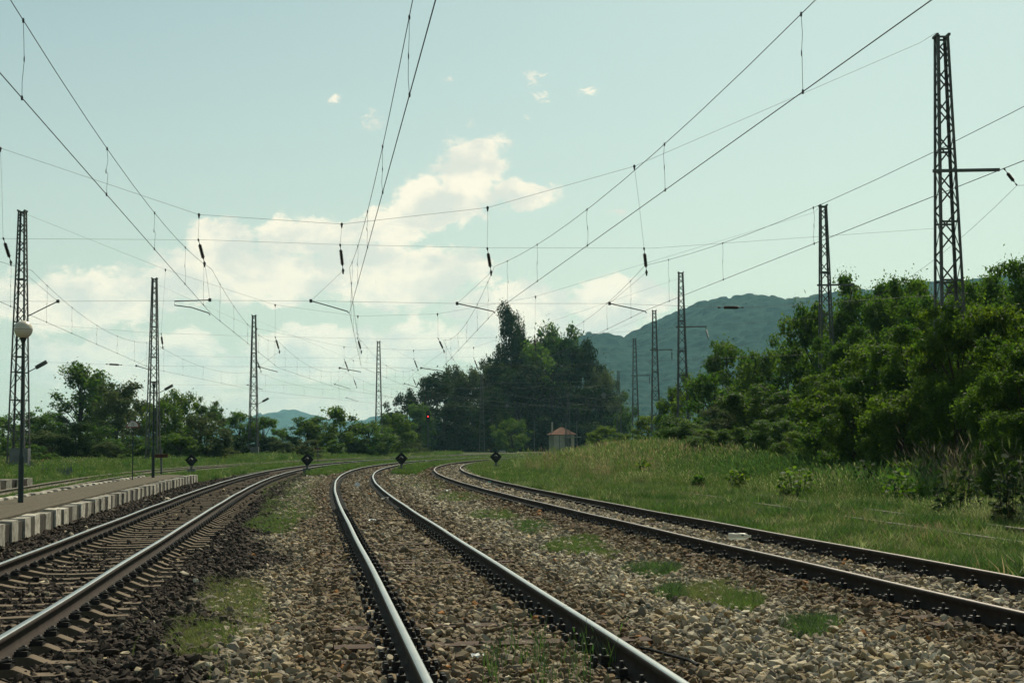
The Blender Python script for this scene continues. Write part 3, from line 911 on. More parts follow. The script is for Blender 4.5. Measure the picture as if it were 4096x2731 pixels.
hg = [(vat(1, 341, Y1), vat(7, 545, Y1)), (T[2], vat(455, 548, Y1)), (T[3], vat(781, 560, Y1)), (T[4], vat(1119, 568, Y1)), (T[5], vat(1479, 568, Y1))]
hg += [(vat(788, 621, Y1), vat(714, 691, Y1)), (vat(1128, 625, Y1), vat(1050, 697, Y1)), (vat(1485, 625, Y1), vat(1400, 697, Y1)), (vat(470, 605, Y1), vat(482, 690, Y1)), (vat(25, 602, Y1), vat(133, 692, Y1))]
span(ORD[0], T, MI, LO, hg, '')
for k, (a, b) in ins1.items(): insulator(vat(*a, Y1), vat(*b, Y1), f'ribbed insulator of the nearest cross span over the {TRACK_NAME[k]}', True)
reg_arm([vat(714, 691, Y1), vat(757, 703, Y1), vat(798, 715, Y1), vat(801, 719, Y1)], 'slanting arm of the nearest cross span over the middle track')
reg_arm([vat(1050, 697, Y1), vat(1092, 706, Y1), vat(1133, 715, Y1), vat(1137, 719, Y1)], 'slanting arm of the nearest cross span over the right-hand track')
reg_arm([vat(1400, 697, Y1), vat(1442, 706, Y1), vat(1482, 715, Y1), vat(1485, 719, Y1)], 'slanting arm of the nearest cross span over the overgrown track')
reg_arm([vat(482, 689, Y1), vat(401, 692, Y1), vat(401, 701, Y1), vat(440, 706, Y1), vat(480, 719, Y1), vat(482, 724, Y1)], 'hairpin arm of the nearest cross span over the platform track')
reg_arm([vat(133, 692, Y1), vat(100, 708, Y1), vat(64, 726, Y1)], 'slanting arm above the globe lamp, over the track behind the platform')
insulator(vat(1648, 706, Y1), vat(1708, 706, Y1), 'horizontal insulator against the hill, in the lower wire of the nearest span', True)
# second span, measured
Y2 = 82.5
T = [mtop('L1')] + [vat(a, b, Y2) for a, b in ((380, 619), (632, 700), (822, 726), (1005, 721), (1230, 681), (1870, 488))] + [mtop('R2')]
MI = [vat(a, b, Y2) for a, b in ((50, 741), (340, 764), (582, 772), (870, 778), (1100, 776), (1300, 771), (1845, 733), (1900, 731))]
LO = [vat(a, b, Y2) for a, b in ((50, 829), (310, 840), (600, 842), (870, 845), (1100, 843), (1300, 838), (1900, 812))]
ins2 = {0: ((370, 765), (374, 797)), 1: ((632, 773), (642, 807)), 2: ((821, 775), (830, 807)), 3: ((1006, 776), (1020, 806)), 4: ((1228, 770), (1230, 801))}
hg = [(T[i + 1], vat(*ins2[i][0], Y2)) for i in range(5)]
arms2 = {0: ((313, 840), (348, 850)), 1: ((594, 842), (638, 854)), 2: ((780, 845), (829, 854)), 3: ((967, 845), (1017, 852)), 4: ((1175, 840), (1221, 847))}
for k in range(5):
    hg.append((vat(*ins2[k][1], Y2), vat(*arms2[k][0], Y2)))
    insulator(vat(*ins2[k][0], Y2), vat(*ins2[k][1], Y2), f'ribbed insulator of the second cross span over the {TRACK_NAME[k]}', False)
    reg_arm([vat(*arms2[k][0], Y2), vat(*arms2[k][1], Y2)], f'slanting arm of the second cross span over the {TRACK_NAME[k]}', .024)
span(ORD[1], T, MI, LO, hg, '')
insulator(vat(243, 836, Y2), vat(280, 838, Y2), 'horizontal insulator left of the tall aspen top, in the lower wire', False)
# further spans, built to the same pattern
for si, (lm, rm, ks) in enumerate((('L2', 'R3', (0, 1, 2, 3)), ('L3', 'R4', (0, 1, 2, 3)), ('L4', 'R5', (0, 1, 2)))):
    a, b = mtop(lm), mtop(rm); Yc = (a.y + b.y) / 2
    wx = [float(tx(k, Yc)) for k in ks]
    def line(z0, zm):
        out = [Vector((a.x, a.y, z0))]
        for x in wx:
            u = (x - a.x) / (b.x - a.x); out.append(Vector((x, a.y + (b.y - a.y) * u, zm + (z0 - zm) * abs(2 * u - 1) ** 2.2)))
        return out + [Vector((b.x, b.y, z0))]
    T = line(14.9, 9.2); MI = line(9.0, 8.6); LO = line(6.6, 6.45)
    hg = []
    for j, k in enumerate(ks):
        top = T[j + 1]; i0 = Vector((top.x + .0, top.y, 8.55)); i1 = Vector((top.x + .35, top.y, 7.62))
        hg.append((top, i0)); arm0 = Vector((top.x - .75, top.y, 6.5)); arm1 = Vector((top.x + .5, top.y, 6.12)); hg.append((i1, arm0))
        insulator(i0, i1, f'small ribbed insulator of the {ORD[si + 2]} over the {TRACK_NAME[k]}', False)
        reg_arm([arm0, arm1], f'small slanting arm of the {ORD[si + 2]} over the {TRACK_NAME[k]}', .022)
    span(ORD[si + 2], T, MI, LO, hg, '')
# feeder wire slung from arm to arm along the right-hand masts
def arm_end(k, z, ln): return MASTS[k].location + Vector((ln - .08, -.42, z * 14.8 / 15 - .05))
FE = [vat(2415, 424, 46.5)]
r1 = vat(2336, 426, 47.2); insulator(vat(2305, 386, 47.2), r1, 'insulator slanting from the side arm of the tallest mast', True, 'insulators on the side arms')
r2e = arm_end('R2', 10.2, 1.62); r2 = r2e + Vector((-.25, 0, -1.1)); insulator(r2e, r2, 'insulator on the side arm of the second right-hand mast', False, 'insulators on the side arms')
r3e = arm_end('R3', 10.45, 1.98); r3 = r3e + Vector((.2, 0, -1.0)); insulator(r3e, r3, 'insulator on the side arm of the mast left of the open-branched tree', False, 'insulators on the side arms')
r4e = arm_end('R4', 10.8, 1.8); r4 = r4e + Vector((.0, 0, -1.1)); insulator(r4e, r4, 'insulator on the side arm of the mast between two others', False, 'insulators on the side arms')
r5e = arm_end('R5', 10.2, 1.9); r5 = r5e + Vector((.0, 0, -1.1)); insulator(r5e, r5, 'insulator on the side arm of the mast next to the dark grove', False, 'insulators on the side arms')
def sagline(a, b, s, n=12): return [a.lerp(b, i / n) - Vector((0, 0, s * 4 * (i / n) * (1 - i / n))) for i in range(n + 1)]
pts = [vat(2500, 423, 44)] + sagline(r1, r2, .7) + sagline(r2, r3, 1.1)[1:] + sagline(r3, r4, 1.2)[1:] + sagline(r4, r5, 1.2)[1:]
o = link('feeder_wire', wire_mesh(pts, .006)); tag(o, 'slack feeder wire looped along the side arms of the right-hand masts', 'wire')

# ------------------------------------------------------------------ lamps, signs, signals
def globe_lamp(px, pbase, zb, ptop, label, globe=True):
    b = gpt(px, pbase, zb); d = ray(px, ptop); topz = CZ + d.z / d.y * b.y; h = topz - zb
    r = empty('platform_lamp', (b.x, b.y, zb)); tag(r, label, 'lamp post')
    mb = MB(); mb.lathe([(.062, 0), (.062, 1.05), (.040, 1.16), (.036, 1.2)], 14, (0, 0, 0)); mb.build('base_tube', M['pole'], r, smooth=False)
    gr = .207
    ptop_ = h - 2 * gr + .02 if globe else h - .05
    mb = MB(); mb.lathe([(.036, 1.18), (.034, ptop_)], 12); mb.build('pole', M['pole'], r)
    mb = MB(); mb.lathe([(.036, ptop_ - .12), (.075, ptop_ - .02), (.088, ptop_ + .015)], 14); mb.build('collar', M['pole'], r)
    if globe:
        mb = MB(); prof = [(max(gr * math.sin(a), .001), -gr * math.cos(a)) for a in np.linspace(.42, math.pi, 18)]
        mb.lathe(prof, 28, (0, 0, ptop_ + gr * .93)); g = mb.build('globe', M['globe'], r, smooth=True)
        mb = MB(); mb.lathe([(gr + .0015, -.003), (gr + .002, 0), (gr + .0015, .003)], 28, (0, 0, ptop_ + gr * .93)); mb.build('seam', M['kerb'], g)
    else:
        mb = MB(); mb.tube([(-.02, 0, ptop_ + .02), (-.10, 0, ptop_ + .09), (-.16, .02, ptop_ + .07)], .02, 6); mb.box((.02, 0, ptop_ + .06), (.10, .06, .07)); mb.build('broken_fitting', M['galv'], r)
    return r
globe_lamp(82, 2012, .33, 1283, 'dark green lamp post with a round opal globe on the platform')
globe_lamp(612, 1911, .33, 1532, 'dark lamp post without its globe at the far platform end', False)

# half-round sign
b = gpt(530, 1919, .33)
r = empty('platform_sign', (b.x, b.y, .33)); tag(r, 'half-round white sign with red rim and letter П on a thin post', 'sign')
mb = MB(); mb.lathe([(.022, 0), (.022, 1.98)], 8); mb.build('post', M['pole'], r)
def half_disc(rx, rz, y0, y1, z0, x0=0):
    pts = [(x0 - rx, z0), (x0 + rx, z0)] + [(x0 + rx * math.cos(a), z0 + rz * math.sin(a)) for a in np.linspace(0, math.pi, 16)[1:-1]]
    n = len(pts); V = [(x, y0, z) for x, z in pts] + [(x, y1, z) for x, z in pts]
    Fc = [tuple(range(n)), tuple(reversed(range(n, 2 * n)))] + [(i, i + n, (i + 1) % n + n, (i + 1) % n) for i in range(n)]
    return V, Fc
mb = MB(); mb.add(*half_disc(.255, .255, -.030, -.022, 1.975)); mb.build('rim', M['red'], r)
mb = MB(); mb.add(*half_disc(.205, .198, -.034, -.0305, 2.012)); mb.build('face', M['signwhite'], r)
mb = MB(); mb.box((-.032, -.0375, 2.09), (.014, .006, .125)); mb.box((.032, -.0375, 2.09), (.014, .006, .125)); mb.box((0, -.0375, 2.147), (.05, .006, .012)); mb.build('letter', M['black'], r)

def marker_post(px, pb, zb, h, label, boardw):
    b = gpt(px, pb, zb)
    r = empty('marker_post', (b.x, b.y, zb)); tag(r, label, 'marker post')
    mb = MB(); mb.bar((0, 0, -.1), (-.03, 0, h), .085, .085); mb.build('post', M['block'], r)
    mb = MB(); mb.box((-.02, -.06, h - .34), (boardw, .03, .17)); mb.build('board', M['rustwood'], r)
marker_post(646, 1904, .1, 1.35, 'grey stake with a dark red board beside the far platform lamp', .68)
marker_post(1272, 1846, .05, 1.55, 'grey stake with a small red board in the grass beyond the nearest black diamond', .55)

def text_mesh(txt, size):
    cu = bpy.data.curves.new('lettering', 'FONT'); cu.body = txt; cu.size = size; cu.align_x = 'CENTER'; cu.align_y = 'CENTER'; cu.extrude = .002
    cu.materials.append(M['hood'])
    tmp = bpy.data.objects.new('lettering', cu); COL.objects.link(tmp)
    me = bpy.data.meshes.new_from_object(tmp.evaluated_get(bpy.context.evaluated_depsgraph_get()))
    bpy.data.objects.remove(tmp); me.name = 'lettering'
    return me
def diamond_signal(px, pbase, label, txt=None, rz=0, zb=None):
    z = 0.0 if zb is None else zb
    b = gpt(px, pbase, z); r = empty('shunting_signal', (b.x, b.y, z), rz); tag(r, label, 'signal', 'low black diamond signals between the tracks')
    mb = MB(); mb.box((0, 0, .10), (.44, .30, .36)); bl = mb.build('base_block', M['block'], r)
    mb = MB(); mb.bar((0, 0, .25), (0, 0, .52), .13, .10); mb.build('neck', M['block'], r)
    s = .37; mb = MB(); zc = .78
    V = [(0, -.055, zc + s), (s, -.055, zc), (.07, -.055, zc - s + .03), (-.07, -.055, zc - s + .03), (-s, -.055, zc)]
    V += [(x, -.035, zz) for x, _, zz in V]
    mb.add(V, [(0, 4, 3, 2, 1), (5, 6, 7, 8, 9)] + [(i, (i + 1) % 5, (i + 1) % 5 + 5, i + 5) for i in range(5)]); mb.build('plate', M['black'], r)
    mb = MB(); mb.box((0, .05, zc), (.26, .18, .26)); mb.build('housing', M['black'], r)
    mb = MB()
    for (q0, q1) in zip(np.linspace(.15, math.pi - .15, 9)[:-1], np.linspace(.15, math.pi - .15, 9)[1:]):
        R1_, R2_ = .105, .095
        mb.add([(R1_ * math.cos(q0), -.058, zc + .02 + R1_ * math.sin(q0)), (R1_ * math.cos(q1), -.058, zc + .02 + R1_ * math.sin(q1)), (R1_ * math.cos(q1), -.26, zc + R1_ * math.sin(q1)), (R1_ * math.cos(q0), -.26, zc + R1_ * math.sin(q0)),
                (R2_ * math.cos(q0), -.058, zc + .02 + R2_ * math.sin(q0)), (R2_ * math.cos(q1), -.058, zc + .02 + R2_ * math.sin(q1)), (R2_ * math.cos(q1), -.26, zc + R2_ * math.sin(q1)), (R2_ * math.cos(q0), -.26, zc + R2_ * math.sin(q0))],
               [(0, 1, 2, 3), (7, 6, 5, 4), (3, 2, 6, 7)])
    mb.build('hood', M['hood'], r)
    mb = MB(); mb.lathe([(.075, 0), (.075, .012)], 14, (0, -.0585, zc), axis=Matrix.Rotation(R(90), 3, 'X')); mb.build('lens', M['dark'], r)
    if txt:
        t_ = link('lettering', text_mesh(txt, .20), bl, (0, -.1525, .14)); t_.rotation_euler = (R(90), 0, 0)
diamond_signal(766, 1894, 'black diamond signal at the far end of the striped platform edge', 'ПМ2')
diamond_signal(1229, 1892, 'black diamond signal standing between the platform track and the middle track')
diamond_signal(1606, 1887, 'black diamond signal standing between the middle and right-hand tracks')
diamond_signal(1984, 1877, 'rightmost black diamond signal, in the grass beside the right-hand track', 'ОМ5')

def light_signal(px, Y, ptop, phead, lights, label, lit=None, wd=.42):
    x = P2(px, Y); zg = float(gz(x, Y))
    zt = CZ + (ray(px, ptop).z / ray(px, ptop).y) * Y; zh = CZ + (ray(px, phead).z / ray(px, phead).y) * Y
    r = empty('light_signal', (x, Y, zg)); tag(r, label, 'signal')
    mb = MB(); mb.lathe([(.07, 0), (.06, zt - zg - .1)], 8); mb.build('post', M['galv'], r)
    hh = zt - zh; mb = MB(); n = 14
    pts = [(wd / 2 * math.cos(a), hh / 2 - wd / 2 + wd / 2 * math.sin(a)) for a in np.linspace(0, math.pi, n)] + [(wd / 2 * math.cos(a), -hh / 2 + wd / 2 + wd / 2 * math.sin(a)) for a in np.linspace(math.pi, 2 * math.pi, n)]
    m_ = len(pts); zc = (zt + zh) / 2 - zg
    mb.add([(a_, -.12, zc + b_) for a_, b_ in pts] + [(a_, .02, zc + b_) for a_, b_ in pts], [tuple(range(m_)), tuple(reversed(range(m_, 2 * m_)))] + [(i, i + m_, (i + 1) % m_ + m_, (i + 1) % m_) for i in range(m_)])
    mb.build('head', M['black'], r)
    for i in range(lights):
        z = zc + hh / 2 - wd * .62 - i * (hh - wd * 1.2) / max(lights - 1, 1)
        mb = MB(); mb.lathe([(.095, 0), (.095, .02)], 12, (0, -.121, z), axis=Matrix.Rotation(R(90), 3, 'X')); mb.build('lens', M['redlit'] if lit == i else M['dark'], r)
        mb = MB()
        for q0, q1 in zip(np.linspace(.1, math.pi - .1, 7)[:-1], np.linspace(.1, math.pi - .1, 7)[1:]):
            rr_ = .125
            mb.add([(rr_ * math.cos(q0), -.121, z + rr_ * math.sin(q0)), (rr_ * math.cos(q1), -.121, z + rr_ * math.sin(q1)), (rr_ * math.cos(q1), -.36, z + rr_ * math.sin(q1) - .01), (rr_ * math.cos(q0), -.36, z + rr_ * math.sin(q0) - .01)], [(0, 1, 2, 3)])
        mb.build('hood', M['hood'] if i == 0 else M['black'], r)
    return r
light_signal(1710, 226, 1642, 1688, 3, 'tall colour-light signal showing red before the dark grove', 1, .62)
light_signal(2134, 262, 1657, 1680, 2, 'thin dark signal left of the little house', None, .5)
light_signal(2259, 255, 1655, 1690, 2, 'dark signal post in front of the little house', None, .55)
light_signal(2304, 240, 1636, 1682, 3, 'broad dark signal head right of the little house', None, .72)

# boards hung on the far wires
def hung_board(px, py, Y, s, kind, label):
    c = at(px, py, Y); o = MB()
    if kind == 'diamond': o.add([(0, -.01, s), (s, -.01, 0), (0, -.01, -s), (-s, -.01, 0), (0, .01, s), (s, .01, 0), (0, .01, -s), (-s, .01, 0)], [(0, 3, 2, 1), (4, 5, 6, 7), (0, 1, 5, 4), (1, 2, 6, 5), (2, 3, 7, 6), (3, 0, 4, 7)])
    else: o.lathe([(s, -.01), (s, .01)], 16, axis=Matrix.Rotation(R(90), 3, 'X'))
    r = empty('hung_sign', c); tag(r, label, 'sign')
    o.build('board', M['block'], r)
    mb = MB(); mb.tube([(0, 0, s - .02), (0, 0, s + .9)], .015, 5); mb.build('hanger', M['wire'], r)
hung_board(2029, 1622, 240, .38, 'diamond', 'grey diamond board hung before the dark grove')
hung_board(2415, 1580, 240, .42, 'round', 'grey round board hung at the right rim of the grove')
# cabinets and slabs
def cabinet(px, Y, w_, h_, d_, label, dy=0):
    x = P2(px, Y); z = float(gz(x, Y)); r = empty('cabinet', (x, Y, z)); tag(r, label, 'cabinet')
    mb = MB(); mb.box((0, 0, h_ / 2), (w_, d_, h_)); mb.build('body', M['greyp'], r)
    mb = MB(); mb.box((0, -d_ / 2 - .012, h_ / 2), (w_ * .86, .02, h_ * .9)); mb.build('door', M['greyp'], r)
cabinet(82, 81.0, 1.05, 1.25, .5, 'grey sheet cabinet at the foot of the mast behind the globe lamp')
cabinet(1018, 149.2, .85, 1.1, .5, 'grey cabinet at the foot of the mast left of the blue hill')
cabinet(1537, 183.4, .5, .9, .4, 'small grey cabinet beside the mast left of the red signal')
for (px, py, w_, label) in ((288, 1872, .95, 'pale concrete slab lying in the left meadow'), (352, 1876, 1.2, 'dark-edged concrete slab right of the pale one in the left meadow'), (2009, 1808, 1.1, 'pale concrete box beside the far track before the grove'), (1720, 1815, .9, 'flat concrete slab at the foot of the red signal')):
    b = gpt(px, py, .15); mb = MB(); mb.box((0, 0, .12), (w_, .5, .3)); o = mb.build('concrete_slab', M['slab'], None, b); tag(o, label, 'slab')

# ------------------------------------------------------------------ the little house
HX, HY = 9.3, 272
hz = float(gz(HX, HY)); r = empty('trackside_hut', (HX, HY, hz), R(14)); tag(r, 'small cream hut with a red tiled hip roof before the dark grove', 'hut')
Wd, Dp, Hh = 4.0, 3.6, 3.15
mb = MB(); mb.box((0, 0, Hh / 2), (Wd, Dp, Hh)); wall = mb.build('wall', M['plaster'], r)
mb = MB(); ov = .42; zt = Hh + 1.45
ring = [(-Wd / 2 - ov, -Dp / 2 - ov), (Wd / 2 + ov, -Dp / 2 - ov), (Wd / 2 + ov, Dp / 2 + ov), (-Wd / 2 - ov, Dp / 2 + ov)]
rows = 8
for i in range(rows):
    f0, f1 = i / rows, (i + 1) / rows + .015
    for (s0, s1) in ((0, 1), (1, 2), (2, 3), (3, 0)):
        def pt(q, f, dz): return (ring[q][0] * (1 - f) + (.12 if ring[q][0] > 0 else -.12) * f, ring[q][1] * (1 - f), Hh + .02 + (zt - Hh) * min(f, 1) + dz)
        A, B, C_, D_ = pt(s0, f0, .05), pt(s1, f0, .05), pt(s1, min(f1, 1), .0), pt(s0, min(f1, 1), .0)
        nn = max(2, int((Vector(B) - Vector(A)).length / .30))
        for j in range(nn):                                        # one raised tile after another
            u0, u1 = j / nn, (j + 1) / nn; L_ = lambda p_, q_, u: tuple(Vector(p_).lerp(Vector(q_), u))
            um = (u0 + u1) / 2; up = Vector((0, 0, .05))
            a0, a1, b0, b1 = L_(A, B, u0), L_(A, B, u1), L_(D_, C_, u0), L_(D_, C_, u1)
            am, bm_ = tuple(Vector(L_(A, B, um)) + up), tuple(Vector(L_(D_, C_, um)) + up)
            mb.add([a0, am, a1, b0, bm_, b1], [(0, 1, 4, 3), (1, 2, 5, 4), (0, 2, 1)])
roof = mb.build('roof', M['tile'], r); roof['kind'] = 'stuff'
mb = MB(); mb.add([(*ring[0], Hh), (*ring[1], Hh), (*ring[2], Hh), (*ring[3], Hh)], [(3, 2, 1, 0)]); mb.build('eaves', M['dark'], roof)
mb = MB(); mb.box((-Wd / 2 + .12, -.2, Hh + 1.3), (.26, .26, 2.3)); mb.build('chimney', M['plaster'], roof)
mb = MB(); mb.box((.75, -Dp / 2 - .01, 1.75), (1.25, .06, 1.6)); win = mb.build('window', M['dark'], r)
mb = MB()
for x in (.09, 1.41): mb.box((x, -Dp / 2 - .03, 1.75), (.08, .06, 1.76))
for z in (.93, 2.57): mb.box((.75, -Dp / 2 - .03, z), (1.24, .06, .08))
mb.box((.75, -Dp / 2 - .045, 1.75), (.05, .03, 1.56)); mb.build('frame', M['plaster'], win)
mb = MB(); mb.box((1.4, -Dp / 2 - .55, 2.72), (3.3, 1.1, .10)); mb.build('canopy', M['slab'], r)
mb = MB(); mb.box((-Wd / 2 - .4, -.6, 2.55), (.8, 1.2, .09)); mb.build('canopy', M['slab'], r)
mb = MB(); mb.tube([(-.95, -Dp / 2 - .07, 0), (-.95, -Dp / 2 - .07, Hh)], .055, 8); mb.build('drainpipe', M['block'], r)
mb = MB(); mb.box((-Wd / 2 + .35, -Dp / 2 - .06, 1.55), (.7, .12, 3.1)); mb.build('pilaster', M['plaster'], r)

# ------------------------------------------------------------------ litter
def glassy(name, col, rough, trans):
    m = bpy.data.materials.new(name); m.use_nodes = True; p = m.node_tree.nodes['Principled BSDF']
    p.inputs['Base Color'].default_value = (*col, 1); p.inputs['Roughness'].default_value = rough; p.inputs['Transmission Weight'].default_value = trans; p.inputs['IOR'].default_value = 1.2
    return m
M['pet'] = glassy('cloudy_plastic', (.82, .80, .70), .35, .55)
M['petcap'] = mat('teal_label', (.05, .13, .12), .5)
M['teal'] = mat('teal_plastic', (.10, .30, .28), .4)
M['paper'] = mat('white_paper', (.72, .72, .68), .8)
b0 = gpt(2958, 2158, .03); r = empty('plastic_bottle', b0 + Vector((0, 0, .055)), R(-14)); tag(r, 'clear crumpled plastic bottle lying between the right-hand rails', 'bottle')
axx = Matrix.Rotation(R(90), 3, 'Y')
mb = MB(); mb.lathe([(.035, -.18), (.054, -.168), (.055, -.10), (.046, -.055), (.053, -.012), (.056, 0), (.054, .012), (.053, .075), (.045, .11), (.020, .148), (.016, .152), (.016, .17)], 18, axis=axx); mb.build('body', M['pet'], r, smooth=True)
mb = MB(); mb.lathe([(.021, .165), (.021, .185)], 12, axis=axx); mb.build('neck_ring', M['pet'], r)
mb = MB(); mb.box((.055, -.05, .022), (.035, .012, .03)); mb.build('label_scrap', M['petcap'], r)
def can(px, py, label, mt, s=.05, hh=.11, tilt=1.3, rz=.5):
    b = gpt(px, py, .02); mb = MB(); mb.lathe([(s * .75, 0), (s, .01), (s * 1.05, hh * .9), (s * 1.12, hh)], 14)
    o = mb.build('litter', mt, None, b + Vector((0, 0, s))); o.rotation_euler = (tilt, 0, rz); tag(o, label, 'litter')
can(1424, 1949, 'white plastic cup lying between the middle rails', M['paper'], .075, .17)
can(1955, 1935, 'teal cap lying inside the outer right-hand rail', M['teal'], .05, .10)
def scrap(px, py, label, s, mt):
    b = gpt(px, py, .02); bm = bmesh.new(); r2 = random.Random(int(px))
    n = 5
    g = [[bm.verts.new(((i - 2) * s / 4, (j - 2) * s / 5, r2.uniform(0, s * .35))) for j in range(n)] for i in range(n)]
    for i in range(n - 1):
        for j in range(n - 1): bm.faces.new((g[i][j], g[i + 1][j], g[i + 1][j + 1], g[i][j + 1]))
    me = bpy.data.meshes.new('litter'); bm.to_mesh(me); bm.free(); me.materials.append(mt)
    o = link('litter', me, None, b + Vector((0, 0, .03))); o.rotation_euler.z = r2.uniform(0, 3); tag(o, label, 'litter')
scrap(1788, 1968, 'white paper scrap on the ballast left of the right-hand track', .22, M['paper'])
scrap(1545, 2003, 'crumpled pale paper against the right rail of the middle track', .28, M['slab'])
scrap(1488, 2089, 'small white scrap between the middle rails', .14, M['paper'])
scrap(1912, 2644, 'white scrap near the bottom edge between the middle rails', .085, M['paper'])
mb = MB(); q = [gpt(a_, b_, .035) for a_, b_ in ((2560, 2588), (2600, 2596), (2680, 2618), (2760, 2640), (2790, 2658))]; mb.tube(q, .013, 7)
tag(mb.build('cable', M['black']), 'black cable end on the stones right of the middle track', 'cable')

# ------------------------------------------------------------------ grass
def tuft_mesh(name, nb, h, wd, spread, lean, seed, head=0, mt=None):
    r2 = np.random.default_rng(seed); V = []; Fc = []
    for i in range(nb):
        a = r2.uniform(0, 6.28); rad = spread * math.sqrt(r2.random()); x, y = rad * math.cos(a), rad * math.sin(a)
        hh = h * r2.uniform(.55, 1.1); la = r2.uniform(0, 6.28); ln = lean * hh * r2.uniform(.3, 1.3); fa = r2.uniform(0, 3.14)
        wx, wy = wd * math.cos(fa) * .5, wd * math.sin(fa) * .5
        p0 = np.array([x, y, -.03]); p1 = p0 + [ln * .3 * math.cos(la), ln * .3 * math.sin(la), hh * .55]; p2 = p0 + [ln * math.cos(la), ln * math.sin(la), hh]
        b = len(V); o = np.array([wx, wy, 0])
        V += [p0 - o, p0 + o, p1 - o * .8, p1 + o * .8, p2]
        Fc += [(b, b + 1, b + 3, b + 2), (b + 2, b + 3, b + 4)]
        if head and r2.random() < head:
            hd = hh * .22; ow = o * 2.0; b = len(V); d = (p2 - p1) / np.linalg.norm(p2 - p1)
            V += [p2 - ow * .5, p2 + ow * .5, p2 + d * hd * .5 + ow, p2 + d * hd, p2 + d * hd * .5 - ow]
            Fc += [(b, b + 1, b + 2, b + 3), (b, b + 3, b + 4)]
    me = bpy.data.meshes.new(name); me.from_pydata([tuple(v) for v in V], [], Fc); me.materials.append(mt or M['blade']); me.update()
    return me
C_SHORT = proto_collection('short_tuft', [tuft_mesh('tuft', 26, .17, .009, .13, .7, i) for i in range(4)])
C_MED = proto_collection('meadow_tuft', [tuft_mesh('tuft', 26, .42, .013, .20, .55, 10 + i, .25) for i in range(4)])
C_TALL = proto_collection('tall_tuft', [tuft_mesh('tuft', 24, .95, .016, .24, .45, 20 + i, .75) for i in range(4)])
C_STEM = proto_collection('stem_tuft', [tuft_mesh('tuft', 9, 1.0, .009, .22, .5, 40 + i, .8) for i in range(4)])
C_FAR = proto_collection('far_tuft', [tuft_mesh('tuft', 22, .50, .035, .40, .5, 30 + i, .2) for i in range(4)])
def vis_mask(x, y): return np.abs(x) < .375 * y + 2.0
def lay(name, x, y, hs, tint, coll, label, dz=0.0):
    n = len(x)
    if n == 0: return
    P = np.stack([x, y, gz(x, y) + dz], 1); rot = np.stack([rng.normal(0, .08, n), rng.normal(0, .08, n), rng.uniform(0, 6.28, n)], 1)
    s = hs[:, None] * rng.uniform(.75, 1.25, (n, 3)); s[:, 0] = s[:, 1]
    return scatter(name, P, rot, s, rng.integers(0, 4, n), np.c_[tint, np.ones(n)], coll, label)
def tints(n, cols, wts, var=.25):
    cols = np.array(cols); k = rng.choice(len(cols), n, p=np.array(wts) / sum(wts))
    return cols[k] * rng.uniform(1 - var, 1 + var, (n, 1))
def lowfreq(x, y, s, seed=0):
    return np.sin(x * s + 1.3 + seed) * np.cos(y * s * .7 + .4 * seed) + .5 * np.sin(x * s * 2.3 + y * s * 1.7 + seed)
GREEN, OLIVE, PALE, DRY, DEEP, RUSTG = (.080, .155, .026), (.118, .170, .036), (.28, .31, .13), (.26, .21, .11), (.045, .105, .020), (.20, .14, .08)
# right-hand verge between the right-hand track and the thicket
def region(n, x0, x1, y0, y1, dens_y=True):
    y = y0 * (y1 / y0) ** rng.random(n) if dens_y else rng.uniform(y0, y1, n)
    x = rng.uniform(x0, x1, n); return x, y
x, y = region(90000, -6, 18, 12, 110)
d3 = x - tx(3, y); d4 = x - tx(4, y)
edge = np.interp(y, [8, 22, 40, 70, 110], [1.15, 1.35, 1.55, 1.6, 1.4]) + .3 * lowfreq(x, y, 1.1)
ok = vis_mask(x, y) & (d3 > edge) & (d4 < 4.2)
bare = (lowfreq(x, y, .8, 3) > 1.0) & (rng.random(len(x)) < .7)
ok &= ~bare
x, y = x[ok], y[ok]; n = len(x)
lf = lowfreq(x, y, .6, 1)
tn = tints(n, [GREEN, OLIVE, PALE, DRY], [5, 4, 2.0, 1.3])
dk = rng.random(n) < np.clip(.25 + .5 * lowfreq(x, y, 1.5, 7), 0, .9); tn[dk] = tints(int(dk.sum()), [DEEP, GREEN], [3, 1])
lay('verge_grass', x, y, (.95 + .45 * np.clip(lowfreq(x, y, 1.3, 2), -1, 1.2)) * rng.uniform(.6, 1.5, n) + .012 * (y - 12), tn, C_SHORT, 'short green grass beside the right-hand track')
x, y = region(70000, 1, 22, 14, 105)
d3 = x - tx(3, y); d4 = x - tx(4, y)
ok = vis_mask(x, y) & (d4 > 1.5 + .6 * lowfreq(x, y, .9, 2) - 1.6 * sstep((y - 44) / 14)) & (d4 < 9.5)
x, y, d4 = x[ok], y[ok], d4[ok]; n = len(x); lf = lowfreq(x, y, .45, 5)
pale = (rng.random(n) < np.clip(.20 + .30 * lf + .45 * sstep((x / y - .20) / .06) * sstep((4.6 - d4) / 1.5), 0, .85))
tn = tints(n, [GREEN, OLIVE, DEEP, DRY], [6, 3, 2, .5]); tp = tints(n, [PALE, OLIVE, (.17, .19, .08)], [4, 1, 3]); tn[pale] = tp[pale]
lay('meadow_grass', x, y, np.clip(.75 + .06 * d4 + .35 * lf, .5, 1.35), tn, C_MED, 'knee-high green and pale meadow grass on the right')
g0 = [vgpt(1383 + 38 * math.cos(a_) * b_, 1056 + 14 * math.sin(a_) * b_, .35) for a_, b_ in zip(rng.uniform(0, 6.28, 150), np.sqrt(rng.random(150)))]
hx_, hy_ = np.array([q.x for q in g0]), np.array([q.y for q in g0])
lay('reed_clump', hx_, hy_, rng.uniform(.7, 1.25, 150), tints(150, [(.06, .15, .02), GREEN, DEEP], [3, 2, 2]), C_MED, 'bright green reedy clump in the tan grass of the hump')
